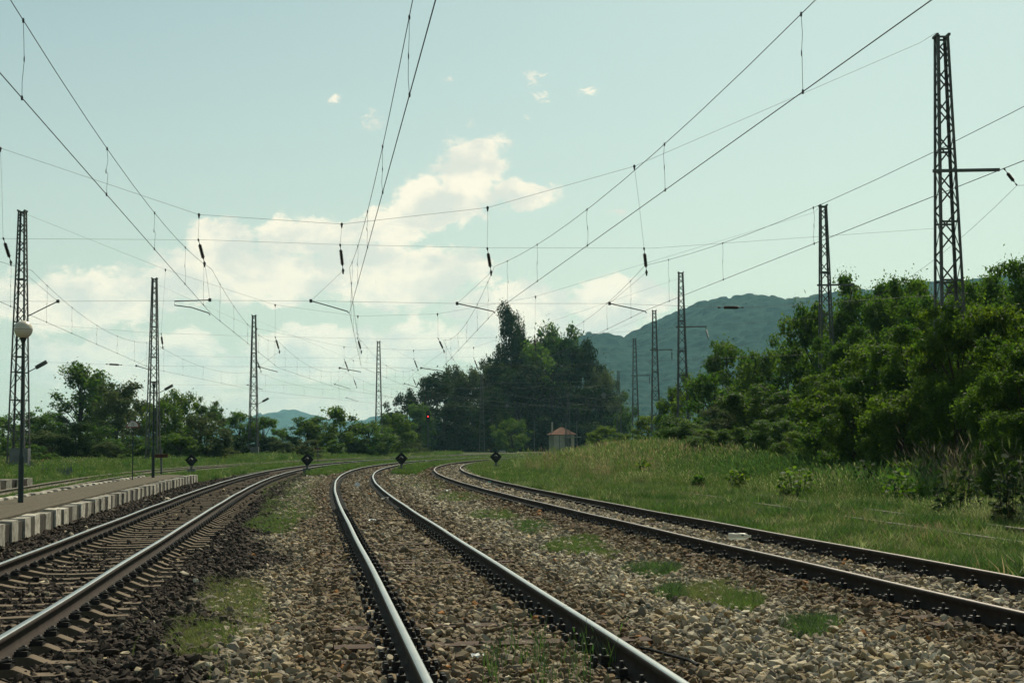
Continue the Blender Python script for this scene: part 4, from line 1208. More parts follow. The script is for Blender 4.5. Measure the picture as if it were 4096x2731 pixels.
x, y = region(9000, 3, 19, 34, 90); d4 = x - tx(4, y)
ok = vis_mask(x, y) & (d4 > 3.4 + .8 * lowfreq(x, y, .7, 6)) & (d4 < 9) & (x / y > .105) & (x / y < .30); x, y = x[ok], y[ok]; n = len(x)
lay('lush_grass', x, y, rng.uniform(1.1, 1.9, n), tints(n, [DEEP, GREEN, (.06, .13, .03), OLIVE], [4, 3, 3, 1]), C_MED, 'lush dark green tall grass along the thicket foot')
# tall dry stems before the thicket and on the hump
x, y = region(5200, 8, 20, 24, 62); d4 = x - tx(4, y)
k = lowfreq(x, y, .35, 9)
ok = vis_mask(x, y) & (d4 > 4.0) & (d4 < 9) & ((k > .0) | (rng.random(len(x)) < .12)) & (x / y > .272) & (rng.random(len(x)) < .55); x, y = x[ok], y[ok]; n = len(x)
lay('dry_stems', x, y, rng.uniform(.8, 1.35, n), tints(n, [(.22, .19, .12), (.19, .14, .09), (.20, .18, .13), OLIVE], [3, 1.2, 3, 3]), C_STEM, 'tall dry reddish grass stems before the thicket')
x = rng.normal(7.0, 2.2, 7000); y = rng.normal(86, 9, 7000)
ok = vis_mask(x, y) & (x - tx(3, y) > 3.6) & (y > 48); x, y = x[ok], y[ok]; n = len(x)
lay('hump_grass', x, y, rng.uniform(.55, 1.05, n) * np.interp(y, [50, 80], [.6, 1]), tints(n, [DRY, PALE, OLIVE, RUSTG, GREEN], [2.6, 2.5, 3, .8, 4]), C_TALL, 'tall tan grass on the hump left of the thicket')
# left meadow
x, y = region(60000, -75, -8, 38, 230)
d0 = tx(0, np.minimum(y, 200)) - x
onp = (y < PLAT_END + 1) & (x > plat_l(y) - .2); onp2 = (y < 55) & (x < -18.2) & (x > -23.5)
ok = vis_mask(x, y) & ~onp & ~onp2 & ((d0 > 1.5 + .4 * lowfreq(x, y, .7)) | ((d0 > -.5) & (d0 < .55)) | ((d0 < -1.1) & (x < tx(1, np.minimum(y, 230)) - 2.4)))
x, y = x[ok], y[ok]; n = len(x); lf = lowfreq(x, y, .22, 4)
tn = tints(n, [GREEN, OLIVE, DEEP, PALE], [5, 4, 2, .7]); dry = (rng.random(n) < np.clip(.15 + .5 * (lf - .5), 0, .75)) & (tx(0, np.minimum(y, 200)) - x > 7)
td = tints(n, [RUSTG, DRY, OLIVE], [3, 2, 1]); tn[dry] = td[dry]
lay('left_meadow_grass', x, y, (.42 + .12 * lf + np.where(tx(0, np.minimum(y, 200)) - x > 4, .35, 0)) * np.interp(y, [40, 150], [.9, 1.25]), tn, C_FAR, 'green and rusty meadow grass left of the tracks')
# grass between the tracks further out
x, y = region(42000, -16, 3, 58, 200)
zbv = zone_ballast(x, y)
ok = vis_mask(x, y) & (zbv < .35)
for k in (1, 2): ok &= np.abs(x - tx(k, np.minimum(y, 230))) > 1.0
d0 = x - tx(0, np.minimum(y, 200)); ok &= d0 > 6.2
ok &= (x < tx(3, np.minimum(y, 130)) + 4)
x, y = x[ok], y[ok]; n = len(x)
lay('yard_grass', x, y, rng.uniform(.4, .62, n), tints(n, [GREEN, OLIVE, DEEP, PALE], [5, 4, 2, .5]), C_FAR, 'low green grass between the far tracks')
# grown patches on the ballast (place, half size in overview pixels, tufts, tint set)
PATCH = [(655, 1160, 62, 62, 1500, 0), (620, 1205, 46, 18, 500, 0), (700, 1110, 40, 22, 600, 0), (530, 1365, 70, 40, 420, 1), (460, 1460, 80, 45, 420, 1), (580, 1400, 40, 60, 200, 1),
         (925, 1085, 60, 12, 700, 0), (985, 1110, 70, 16, 700, 0), (1050, 1143, 55, 12, 500, 0), (1130, 1186, 52, 12, 420, 0), (1222, 1212, 42, 14, 380, 2), (1325, 1256, 66, 20, 560, 0), (1400, 1275, 30, 9, 120, 1),
         (1505, 1311, 52, 13, 300, 2), (1625, 1362, 66, 24, 420, 1), (1700, 1385, 42, 18, 200, 0), (1862, 1440, 48, 20, 200, 2), (1545, 1362, 18, 14, 120, 2)]
PX, PY, PT, PSZ = [], [], [], []
for (cx, cy, hx, hy, nn, kd) in PATCH:
    nn = int(nn * .9)
    a = rng.uniform(0, 6.28, nn); q = np.sqrt(rng.random(nn)) * (1 + .18 * np.sin(3 * a + cx) + .12 * np.sin(5 * a))
    for vx, vy in zip(cx + hx * q * np.cos(a), cy + hy * q * np.sin(a)):
        g = vgpt(vx, vy, -.03)
        if min(abs(g.x - tx(k, g.y)) for k in (1, 2, 3)) < .95: continue
        PX.append(g.x); PY.append(g.y); PSZ.append(1.0 if kd != 1 else .8)
        PT.append(((GREEN, OLIVE, (.08, .115, .03)), (OLIVE, (.17, .17, .06), (.11, .14, .04)), ((.055, .10, .03), (.045, .085, .03), GREEN))[kd][rng.integers(0, 3)])
PX, PY, PT, PSZ = map(np.array, (PX, PY, PT, PSZ)); PT = PT * rng.uniform(.8, 1.25, (len(PT), 1))
lay('ballast_weeds', PX, PY, PSZ * .8 * rng.uniform(.35, 1.25, len(PX)), PT, C_SHORT, 'weedy grass patches growing through the ballast', .0)
# single foreground weeds between the middle rails
fx, fy = [], []
for i in range(85):
    g = vgpt(rng.uniform(1110, 1420), rng.uniform(1490, 1600), -.03); fx.append(g.x); fy.append(g.y)
fx, fy = np.array(fx), np.array(fy)
C_WEED = proto_collection('weed', [tuft_mesh('weed', 5, .34, .007, .05, .35, 50 + i, .25) for i in range(4)])
lay('foreground_weeds', fx, fy, rng.uniform(.35, 1.0, len(fx)), tints(len(fx), [GREEN, DEEP, (.07, .10, .05)], [3, 3, 2]), C_WEED, 'thin green weeds between the middle rails in front', .02)
gg = [vgpt(a_, b_, -.03) for a_, b_ in ((475, 1560), (528, 1555), (590, 1565), (940, 1545), (480, 1500), (300, 1500))]
lay('single_weeds', np.array([g.x for g in gg]), np.array([g.y for g in gg]), rng.uniform(.5, .9, len(gg)), tints(len(gg), [GREEN, OLIVE], [1, 1]), C_WEED, 'single grass stems on the stones at the left front', .02)
# blue flower spikes by the left masts
M['flower'] = mat('blue_flower', (.075, .08, .13), .8)
C_FL = proto_collection('flower_spike', [tuft_mesh('spike', 4, .7, .035, .25, .15, 70 + i, 0, M['flower']) for i in range(4)])
fx, fy = [], []
for (px, py, n_) in ((118, 1882, 16), (255, 1890, 9), (280, 1888, 8), (190, 1890, 5), (3330, 1790, 4), (2990, 1920, 2)):
    for _ in range(n_):
        g = gpt(px + rng.normal(0, 12), py + rng.normal(0, 3), .25); fx.append(g.x); fy.append(g.y)
lay('blue_flowers', np.array(fx), np.array(fy), rng.uniform(.6, 1.1, len(fx)), np.ones((len(fx), 3)), C_FL, 'blue flower spikes in the meadow grass')

# ------------------------------------------------------------------ trees and bushes
LEAF = {'acacia': mat_leaf('acacia_leaf', (.024, .058, .012), (.098, .138, .026), .46, (1.7, 2.0, .5)),
        'dense': mat_leaf('dense_leaf', (.026, .066, .014), (.094, .142, .028), .45, (1.6, 1.9, .6)),
        'grey': mat_leaf('grey_leaf', (.046, .070, .030), (.125, .142, .058), .36, (1.2, 1.3, .8), .8, .08),
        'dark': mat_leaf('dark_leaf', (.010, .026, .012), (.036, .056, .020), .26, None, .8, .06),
        'fresh': mat_leaf('fresh_leaf', (.036, .076, .013), (.132, .165, .028), .50, (1.6, 1.8, .5))}
def unit_crown(seed, env, n_lobes, lobe_r, n_leaves, leaf, flat=.8, up=.35, stretch=1.0, shell=.6, boughs=30):
    "leaf faces for a tree one unit tall; env(h, rng) gives the crown radius at height h"
    r2 = np.random.default_rng(seed)
    C = []; Rr_ = []
    # boughs reach from the stem to the envelope; leaf clusters sit along their outer half
    ends = []
    for _ in range(boughs):
        h = env[0] + (env[1] - env[0]) * r2.uniform(.03, 1.0) ** 1.15; f = (h - env[0]) / (env[1] - env[0]); er = env[2](f) * r2.uniform(.55, 1.12)
        a = r2.uniform(0, 6.28); ends.append((er * math.cos(a), er * math.sin(a), h))
    for q in range(n_lobes):
        e = ends[q % boughs]; tt = r2.uniform(.42, 1.0) ** .8
        base = max(env[0] * .6, e[2] - .22 * (1 if env[1] > .9 else .5)); lr = lobe_r * r2.uniform(.55, 1.5) * (1.25 - .45 * tt)
        j = r2.normal(size=3) * lobe_r * .75
        z = base + (e[2] - base) * tt + j[2] * .7
        C.append((e[0] * tt + j[0], e[1] * tt + j[1], min(max(z, .02), env[1] - lr * flat * .5))); Rr_.append(lr)
    C = np.array(C); Rr_ = np.array(Rr_)
    pick = r2.choice(len(C), n_leaves, p=Rr_ ** 2 / (Rr_ ** 2).sum())
    d = r2.normal(size=(n_leaves, 3)); d /= np.linalg.norm(d, axis=1)[:, None]
    rad = Rr_[pick] * (1 - shell * r2.random(n_leaves) ** 1.6) * r2.uniform(.85, 1.18, n_leaves)
    P = C[pick] + d * rad[:, None] * np.array([1, 1, flat * stretch])
    st = r2.random(n_leaves) < .24
    P[st] += r2.normal(size=(st.sum(), 3)) * lobe_r * .55
    P[:, 2] = np.maximum(P[:, 2], .01)
    nrm = d * .6 + r2.normal(size=d.shape) * .55 + np.array([0, 0, up]); nrm /= np.linalg.norm(nrm, axis=1)[:, None]
    tv = r2.normal(size=d.shape); tv -= (tv * nrm).sum(1)[:, None] * nrm; tv /= np.linalg.norm(tv, axis=1)[:, None]; bv = np.cross(nrm, tv)
    L_ = leaf * r2.uniform(.6, 1.35, n_leaves)[:, None]
    V = np.stack([P - tv * L_, P - bv * L_ * .5 + nrm * L_ * .12, P + tv * L_, P + bv * L_ * .5 + nrm * L_ * .12], 1).reshape(-1, 3)
    Q = np.arange(n_leaves * 4).reshape(-1, 4)
    lt = r2.uniform(0, 1, len(C)); tone = np.clip(lt[pick] * .45 + r2.uniform(0, .75, n_leaves) ** 2.2, 0, 1)
    return V, Q, tone, C
def unit_wood(seed, C, h0, tr, n_limb=14):
    r2 = random.Random(seed); mb = MB()
    top = max(c[2] for c in C); mb.tube([(0, 0, -.02), (r2.uniform(-.01, .01), r2.uniform(-.01, .01), h0), (r2.uniform(-.03, .03), r2.uniform(-.03, .03), (h0 + top) / 2), (0, 0, top * .95)], [tr * 1.3, tr, tr * .55, tr * .12], 7)
    for c in r2.sample(list(map(tuple, C)), min(n_limb, len(C))):
        zb_ = max(h0 * .6, c[2] * r2.uniform(.35, .7)); q = r2.uniform(.4, .6)
        mb.tube([(0, 0, zb_), (c[0] * q, c[1] * q, zb_ + (c[2] - zb_) * .6), c], [tr * .42, tr * .28, tr * .08], 5)
    return mb.mesh('trunk', M['bark'])
def make_kind(name, seeds, env, n_lobes, lobe_r, n_leaves, leaf, h0, tr, **kw):
    out = []
    for sd in seeds:
        V, Q, tone, C = unit_crown(sd, env, n_lobes, lobe_r, n_leaves, leaf, **kw)
        me = mesh_np('crown', V, Q, attrs={'tone': ('FLOAT', 'FACE', tone)})
        me.materials.append(LEAF['dense'])
        out.append((me, unit_wood(sd, C, h0, tr)))
    return out
rnd = lambda f: .42 * math.sqrt(max(0, 1 - ((f - .44) / .60) ** 2))
bsh = lambda f: .50 * math.sqrt(max(0, 1 - (f * .98) ** 2.2))
pop = lambda f: .125 * min(1, .6 + f * 2.0) * math.sqrt(max(.02, 1 - (max(0, f - .62) / .40) ** 2))
asp = lambda f: .42 * (1 - .90 * f ** 1.25) * min(1, .6 + 3 * f)
KIND = {'round': make_kind('round', (1, 2, 3), (.06, 1.0, rnd), 110, .068, 12000, .0175, .2, .022),
        'round_near': make_kind('round_near', (4, 5, 6), (.05, 1.0, rnd), 190, .056, 32000, .0115, .2, .02, up=.5, flat=.62),
        'bush': make_kind('bush', (7, 8, 9), (.0, .98, bsh), 100, .085, 10000, .024, .1, .015),
        'bush_near': make_kind('bush_near', (10, 11, 12), (.0, .98, bsh), 150, .072, 26000, .0150, .1, .014, up=.5),
        'poplar': make_kind('poplar', (13, 14), (.06, 1.0, pop), 120, .036, 12000, .0105, .1, .014, flat=1.6, up=.1, boughs=60),
        'aspen': make_kind('aspen', (15, 16), (.10, 1.0, asp), 150, .044, 9500, .0140, .25, .017, flat=1.15, boughs=54),
        'open': make_kind('open', (17, 18), (.30, 1.0, lambda f: .36 * (.45 + .55 * f)), 26, .085, 6500, .017, .3, .018, up=.4)}
# the crown carries its own leaf material per kind: copies of the mesh only where the material differs
_cache = {}
def kind_mesh(kind, var, leaf):
    me, wd = KIND[kind][var % len(KIND[kind])]
    key = (kind, var % len(KIND[kind]), leaf)
    if key not in _cache:
        c = me.copy(); c.name = 'crown'; c.materials.clear(); c.materials.append(LEAF[leaf]); _cache[key] = c
    return _cache[key], wd
WIDER = {'round': 1.3, 'round_near': 1.45, 'bush': 1.25, 'bush_near': 1.3, 'open': 1.25, 'aspen': 1.1, 'poplar': 1.15}
def plant(nm, cat, vx, vtop, hw, Y, kind, leaf, label, group, var=0, hmin=.8, sink=0.0):
    "stands at distance Y on the ground, its top at the measured height, its spread the measured width"
    top = vat(vx, vtop, Y); x = top.x; zg = float(gz(x, Y)) - sink
    H = max(hmin, (top.z - zg) * (1.05 if kind in ('round', 'round_near') else 1.0)); me, wd = kind_mesh(kind, var, leaf)
    unit = {'round': .40, 'round_near': .40, 'bush': .5, 'bush_near': .5, 'poplar': .115, 'aspen': .28, 'open': .36}[kind]
    wr = hw * 1.7415 / F * Y / unit * WIDER.get(kind, 1.0)
    wr = min(max(wr, H * (.9 if 'bush' in kind else .66)), H * 1.7) if kind in ('round', 'round_near', 'bush', 'bush_near') else wr
    r = empty(nm, (x, Y, zg), random.uniform(0, 6.28)); r.scale = (wr, wr, H); tag(r, label, cat, group)
    link('crown', me, r); link('trunk', wd, r)
    return r
TL, TC, TR, BL = 'trees behind the left meadow', 'trees of the dark grove', 'trees of the right-hand thicket', 'bushes along the left meadow'
LIST = [
 # left tree line
 ('tree', 188, 822, 74, 166, 'aspen', 'dense', 'tall pointed aspen rising above the left tree line', TL),
 ('tree', 228, 870, 46, 168, 'aspen', 'dense', 'side crown right of the tall pointed aspen', TL),
 ('tree', 268, 888, 60, 152, 'round', 'grey', 'grey-green feathery tree right of the tall aspen', TL),
 ('tree', 312, 925, 40, 160, 'round', 'grey', 'smaller grey-green tree just left of the mast by the П sign', TL),
 ('tree', 10, 942, 52, 160, 'round', 'dense', 'dark tree cut by the left picture edge', TL),
 ('tree', 92, 952, 48, 158, 'round', 'dense', 'dark tree right of the globe lamp post', TL),
 ('tree', 140, 945, 34, 165, 'aspen', 'grey', 'thin loose tree between the globe lamp and the tall aspen', TL),
 ('tree', 404, 885, 46, 142, 'round', 'acacia', 'bright green acacia right of the mast by the П sign', TL),
 ('tree', 380, 930, 36, 138, 'round', 'acacia', 'low acacia touching the lamp post without globe', TL),
 ('tree', 488, 912, 34, 150, 'open', 'dense', 'open crown peeping over the grey-green bush', TL),
 ('tree', 462, 940, 56, 128, 'round', 'grey', 'broad grey-green tree left of the mast with the cabinet', TL),
 ('tree', 552, 952, 40, 165, 'round', 'dense', 'dark tree just left of the mast with the cabinet', TL),
 ('tree', 606, 962, 36, 164, 'round', 'dense', 'dark tree just right of the mast with the cabinet', TL),
 ('tree', 648, 978, 20, 170, 'open', 'dense', 'small lopsided tree left of the blue hill', TL),
 ('tree', 706, 962, 46, 172, 'round', 'acacia', 'green acacia right of the blue hill', TL),
 ('tree', 778, 930, 50, 176, 'bush', 'acacia', 'highest acacia between the blue hill and the fourth mast', TL),
 ('tree', 845, 960, 46, 180, 'round', 'dense', 'dark acacia just left of the fourth mast', TL),
 ('tree', 902, 955, 42, 192, 'round', 'acacia', 'acacia filling the gap right of the fourth mast', TL),
 ('bush', 945, 985, 26, 205, 'bush', 'grey', 'grey bush left of the red signal post', TL),
 # bushes along the foot
 ('bush', 30, 1000, 60, 118, 'bush', 'dense', 'bush behind the leftmost mast foot', BL), ('bush', 118, 985, 55, 122, 'bush', 'grey', 'grey-green bush left of the round dark bush', BL),
 ('bush', 178, 966, 46, 120, 'bush', 'dark', 'round dark bush below the tall aspen', BL), ('bush', 92, 1022, 40, 98, 'bush', 'dense', 'low bush right of the leftmost mast foot', BL),
 ('bush', 250, 1012, 55, 112, 'bush', 'grey', 'low grey bush left of the П sign', BL), ('bush', 322, 1000, 46, 122, 'bush', 'dense', 'bush behind the П sign post', BL),
 ('bush', 225, 975, 50, 140, 'bush', 'dense', 'dark bush between the aspen and the grey-green tree', BL), ('bush', 415, 992, 52, 124, 'bush', 'dense', 'dark bush right of the lamp post without globe', BL),
 ('bush', 505, 1008, 50, 128, 'bush', 'grey', 'grey bush above the first black diamond', BL), ('bush', 560, 1005, 42, 150, 'bush', 'dark', 'dark bush at the mast with the cabinet', BL),
 ('bush', 650, 1010, 42, 158, 'bush', 'grey', 'grey bush under the blue hill', BL), ('bush', 705, 1008, 36, 150, 'bush', 'grey', 'rounded grey bush left of the small red board', BL),
 ('bush', 760, 1010, 50, 168, 'bush', 'dense', 'dark bush behind the small red board', BL), ('bush', 835, 1008, 46, 176, 'bush', 'dense', 'low bush left of the fourth mast foot', BL),
 ('bush', 925, 1000, 32, 196, 'bush', 'grey', 'grey shrub right of the fourth mast foot', BL), ('bush', 965, 1018, 26, 206, 'bush', 'grey', 'low grey shrub at the red signal foot', BL), ('bush', 610, 1000, 36, 162, 'bush', 'dark', 'dark bush right of the cabinet', BL),
 # grove
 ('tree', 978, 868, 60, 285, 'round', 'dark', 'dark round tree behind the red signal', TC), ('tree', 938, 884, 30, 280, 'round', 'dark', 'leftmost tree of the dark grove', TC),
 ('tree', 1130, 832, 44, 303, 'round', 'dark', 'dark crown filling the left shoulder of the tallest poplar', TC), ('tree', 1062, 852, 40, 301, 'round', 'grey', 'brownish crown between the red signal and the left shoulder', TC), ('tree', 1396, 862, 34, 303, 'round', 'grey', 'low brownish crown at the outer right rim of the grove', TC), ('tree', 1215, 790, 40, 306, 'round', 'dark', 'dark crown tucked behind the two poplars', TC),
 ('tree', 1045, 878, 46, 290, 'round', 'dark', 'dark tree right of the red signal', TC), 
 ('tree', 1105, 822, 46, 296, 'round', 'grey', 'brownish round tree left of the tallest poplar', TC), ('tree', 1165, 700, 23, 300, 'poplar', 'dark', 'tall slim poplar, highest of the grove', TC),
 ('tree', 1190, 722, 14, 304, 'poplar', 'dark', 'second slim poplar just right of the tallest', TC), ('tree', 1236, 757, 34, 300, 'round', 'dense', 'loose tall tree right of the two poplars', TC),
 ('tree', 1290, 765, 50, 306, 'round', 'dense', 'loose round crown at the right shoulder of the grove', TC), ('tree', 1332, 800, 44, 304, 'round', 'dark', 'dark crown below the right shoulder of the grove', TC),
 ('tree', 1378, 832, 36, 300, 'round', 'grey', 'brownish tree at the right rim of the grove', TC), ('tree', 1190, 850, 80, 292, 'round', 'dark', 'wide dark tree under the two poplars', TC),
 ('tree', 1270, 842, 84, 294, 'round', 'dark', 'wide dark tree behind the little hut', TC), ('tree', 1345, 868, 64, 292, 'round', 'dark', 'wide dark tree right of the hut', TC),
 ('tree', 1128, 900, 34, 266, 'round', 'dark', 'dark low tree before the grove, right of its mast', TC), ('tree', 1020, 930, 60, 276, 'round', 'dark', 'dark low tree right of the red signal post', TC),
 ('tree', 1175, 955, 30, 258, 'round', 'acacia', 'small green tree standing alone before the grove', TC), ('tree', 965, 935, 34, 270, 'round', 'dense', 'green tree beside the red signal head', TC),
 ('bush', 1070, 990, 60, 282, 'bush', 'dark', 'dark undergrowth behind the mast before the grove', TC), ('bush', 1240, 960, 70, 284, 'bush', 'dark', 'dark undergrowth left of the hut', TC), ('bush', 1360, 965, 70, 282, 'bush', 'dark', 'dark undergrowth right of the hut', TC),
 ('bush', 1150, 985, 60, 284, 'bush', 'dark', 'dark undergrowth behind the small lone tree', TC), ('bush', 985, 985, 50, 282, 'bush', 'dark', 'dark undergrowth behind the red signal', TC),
 ('tree', 1432, 896, 24, 270, 'open', 'acacia', 'flat-topped small tree right of the grove', TC),
 # right-hand thicket, far to near
 ('bush', 1372, 982, 28, 160, 'round', 'fresh', 'small bright acacia right of the hut', TR), ('bush', 1430, 990, 34, 150, 'round', 'fresh', 'second small bright acacia right of the hut', TR),
 ('tree', 1490, 960, 40, 150, 'round', 'fresh', 'light green acacia under the middle hill masts', TR), ('tree', 1545, 900, 36, 135, 'round', 'acacia', 'acacia left of the mast with the side arm', TR),
 ('tree', 1602, 845, 56, 122, 'round', 'acacia', 'green acacia right of the mast left of the open-branched tree', TR), ('tree', 1668, 800, 60, 112, 'round', 'acacia', 'tall green acacia left of the open-branched tree', TR),
 ('tree', 1640, 870, 60, 106, 'round', 'dense', 'dark acacia below the tall green ones', TR), ('tree', 1805, 752, 56, 100, 'open', 'dense', 'open-branched tree standing against the hill', TR),
 ('tree', 1735, 820, 58, 98, 'round', 'acacia', 'acacia under the open-branched tree', TR), ('tree', 1850, 800, 60, 92, 'round', 'acacia', 'green tree left of the second right-hand mast', TR),
 ('bush', 1552, 952, 84, 92, 'bush_near', 'dense', 'big dark round bush at the left end of the thicket', TR), ('bush', 1690, 930, 80, 84, 'bush_near', 'grey', 'grey-green bush in the middle of the thicket', TR),
 ('bush', 1640, 985, 55, 76, 'bush_near', 'acacia', 'bright low bush right of the big dark one', TR), ('tree', 1745, 890, 70, 80, 'round_near', 'acacia', 'leafy green tree behind the grey-green bush', TR),
 ('bush', 1780, 962, 66, 66, 'bush_near', 'dense', 'glossy dark bush left of the second right-hand mast', TR), ('tree', 1890, 720, 60, 88, 'round', 'acacia', 'tree top behind the second right-hand mast', TR),
 ('tree', 1975, 658, 70, 86, 'round_near', 'dense', 'tall loose tree right of the second right-hand mast', TR), ('tree', 2060, 664, 66, 72, 'round_near', 'dense', 'tall loose tree left of the tallest mast', TR),
 ('tree', 2150, 690, 70, 66, 'round_near', 'dense', 'tree behind the foot of the tallest mast', TR), ('tree', 2262, 655, 72, 62, 'round_near', 'dense', 'dark tree right of the tallest mast', TR), ('tree', 2362, 622, 60, 56, 'round_near', 'dense', 'tree cut by the right picture edge, upper', TR),
 ('tree', 2015, 660, 60, 84, 'round_near', 'dense', 'dark tree on the skyline between the two right-hand masts', TR), ('tree', 2110, 664, 60, 76, 'round_near', 'acacia', 'green tree on the skyline just left of the tallest mast', TR), ('tree', 2215, 668, 56, 74, 'round_near', 'dense', 'dark tree on the skyline just right of the tallest mast', TR), ('tree', 2310, 650, 60, 66, 'round_near', 'acacia', 'green tree on the skyline near the right edge', TR), ('tree', 1925, 690, 50, 90, 'round', 'dense', 'dark tree top touching the second right-hand mast', TR),
 ('tree', 1905, 870, 70, 62, 'round_near', 'acacia', 'green tree at the foot of the second right-hand mast', TR), ('tree', 1985, 795, 92, 52, 'round_near', 'acacia', 'broad leafy acacia in the middle of the near thicket', TR),
 ('tree', 2085, 770, 90, 48, 'round_near', 'acacia', 'broad leafy acacia left of the tallest mast', TR), ('tree', 2195, 722, 92, 42.5, 'round_near', 'fresh', 'yellow-green tree hiding the foot of the tallest mast', TR),
 ('tree', 2300, 712, 84, 42, 'round_near', 'fresh', 'yellow-green tree right of the tallest mast foot', TR), ('tree', 2355, 770, 92, 36, 'round_near', 'acacia', 'leafy acacia at the right picture edge', TR),
 ('bush', 1600, 1000, 60, 82, 'bush_near', 'dense', 'low dark bush between the big round bush and the grey-green one', TR), ('bush', 1840, 990, 56, 58, 'bush_near', 'acacia', 'leafy low bush in front of the glossy dark bush', TR), ('tree', 2010, 850, 70, 50, 'round_near', 'dense', 'dark tree inside the near thicket left of the tallest mast', TR),
 ('tree', 2130, 830, 70, 46, 'round_near', 'dense', 'dark tree inside the near thicket under the tallest mast', TR), ('tree', 2250, 800, 74, 44, 'round_near', 'dense', 'dark tree inside the near thicket right of the tallest mast', TR), ('tree', 1940, 770, 64, 70, 'round_near', 'dense', 'dark tree close right of the second right-hand mast', TR), ('tree', 2110, 740, 66, 60, 'round_near', 'acacia', 'green tree left of the tallest mast foot, behind the broad acacia', TR),
 ('bush', 1960, 905, 76, 49, 'bush_near', 'acacia', 'leafy bush below the broad acacia', TR), ('bush', 2070, 880, 96, 45, 'bush_near', 'acacia', 'wide leafy bush in the near thicket', TR), ('bush', 2190, 850, 104, 41, 'bush_near', 'acacia', 'wide leafy bush before the tallest mast', TR),
 ('bush', 2310, 850, 96, 38, 'bush_near', 'dense', 'wide dark bush near the right edge', TR), ('bush', 1870, 960, 60, 55, 'bush_near', 'dense', 'dark bush left of the small bright one', TR), 
 ('bush', 2330, 940, 60, 34, 'bush_near', 'acacia', 'fern-leaved bush low at the right edge', TR), ('bush', 1400, 1008, 40, 128, 'bush', 'fresh', 'low green scrub behind the tan grass', TR), ('bush', 1480, 1000, 46, 108, 'bush', 'acacia', 'low scrub left of the big dark bush', TR),
]
for i, (nm, vx, vt, hw, Y, kd, lf, lab, gp) in enumerate(LIST):
    plant(nm, nm, vx, vt, hw, Y, kd, lf, lab, gp, var=i, sink=.05)
# leafy plants in the verge (each on its own spot of ground)
def big_leaf_plant(vx, vy, hw, h, label, seed, lf='dense'):
    g = vgpt(vx, vy, -.03); d4 = g.x - float(tx(4, g.y))
    for _ in range(4):
        g = vgpt(vx, vy, float(gz(g.x, g.y)))
    h *= 1.45
    zg = float(gz(g.x, g.y)); r2 = np.random.default_rng(seed); wr = hw * 1.7415 / F * g.y
    n = 190; a = r2.uniform(0, 6.28, n); q = wr * np.sqrt(r2.random(n)); P = np.stack([q * np.cos(a), q * np.sin(a), h * r2.uniform(.15, 1, n) * (1 - .4 * (q / wr) ** 2)], 1)
    nrm = np.array([0, 0, 1.0]) + r2.normal(size=(n, 3)) * .55; nrm /= np.linalg.norm(nrm, axis=1)[:, None]; tv = r2.normal(size=(n, 3)); tv -= (tv * nrm).sum(1)[:, None] * nrm; tv /= np.linalg.norm(tv, axis=1)[:, None]; bv = np.cross(nrm, tv)
    L_ = (.080 * r2.uniform(.6, 1.3, n))[:, None]
    V = np.stack([P - tv * L_, P - tv * L_ * .3 - bv * L_ * .62, P + tv * L_ * .5 - bv * L_ * .45, P + tv * L_, P + tv * L_ * .5 + bv * L_ * .45, P - tv * L_ * .3 + bv * L_ * .62], 1).reshape(-1, 3)
    me = mesh_np('leaves', V, np.arange(n * 6).reshape(-1, 6), [LEAF[lf]], attrs={'tone': ('FLOAT', 'FACE', r2.random(n))})
    r = empty('leafy_plant', (g.x, g.y, zg)); tag(r, label, 'plant', 'broad-leaved plants in the verge'); link('leaves', me, r)
    mb = MB()
    for p_ in P[::6]: mb.tube([(p_[0] * .4, p_[1] * .4, -.02), (p_[0] * .8, p_[1] * .8, p_[2] * .6), tuple(p_)], .006, 4, cap=False)
    mb.build('stems', M['bark'], r)
for i, (vx, vy, hw, h, lab, lf) in enumerate(((1948, 1062, 36, 1.05, 'small bright shrub at the thicket foot', 'fresh'), (1828, 1150, 44, .72, 'broad-leaved plant right of the thin sapling', 'dense'), (1990, 1145, 34, .75, 'dark broad-leaved plant under the small bright shrub', 'dark'), (2075, 1162, 50, .65, 'spreading broad-leaved plant left of the red-tipped bush', 'dense'),
        (2200, 1195, 62, .85, 'dark bush with red-tipped leaves over the sunken rail', 'dark'), (2325, 1215, 46, 1.0, 'dark bush with yellowing tips near the right edge', 'dark'), (1605, 1128, 16, .40, 'small dark plant left of the thin sapling', 'dense'), (1695, 1132, 26, .6, 'thin yellow-green sapling in the verge', 'fresh'), (1890, 1132, 12, .4, 'tiny plant between two broad-leaved plants', 'dense'), (1480, 1098, 20, .6, 'yellowish plant in the verge near the tan grass', 'fresh'))):
    big_leaf_plant(vx, vy, hw, h, lab, 300 + i, lf)

# ------------------------------------------------------------------ hills
m = bpy.data.materials.new('wooded_slope'); m.use_nodes = True
t = NB(m.node_tree); p = m.node_tree.nodes['Principled BSDF']
tcx = t.n('ShaderNodeTexCoord'); n1 = t.noise(tcx.outputs['Object'], .012, 6, .65); n2 = t.noise(tcx.outputs['Object'], .09, 4, .6)
tn = t.n('ShaderNodeAttribute', attribute_type='GEOMETRY', attribute_name='tone')
cc = t.ramp(t.m('ADD', t.m('MULTIPLY', tn.outputs['Fac'], .6), t.m('MULTIPLY', n1.outputs['Fac'], .5)), [(.2, (.016, .040, .038)), (.85, (.036, .068, .054))])
a = t.n('ShaderNodeAttribute', attribute_type='GEOMETRY', attribute_name='meadow')
mm = t.m('MULTIPLY', a.outputs['Fac'], t.mr(n1.outputs['Fac'], .42, .58, 0, 1))
cc = t.mix(mm, cc, (.10, .11, .04)); t.l(cc, p.inputs['Base Color']); p.inputs['Roughness'].default_value = 1.0; p.inputs['Specular IOR Level'].default_value = 0
M['forest'] = m
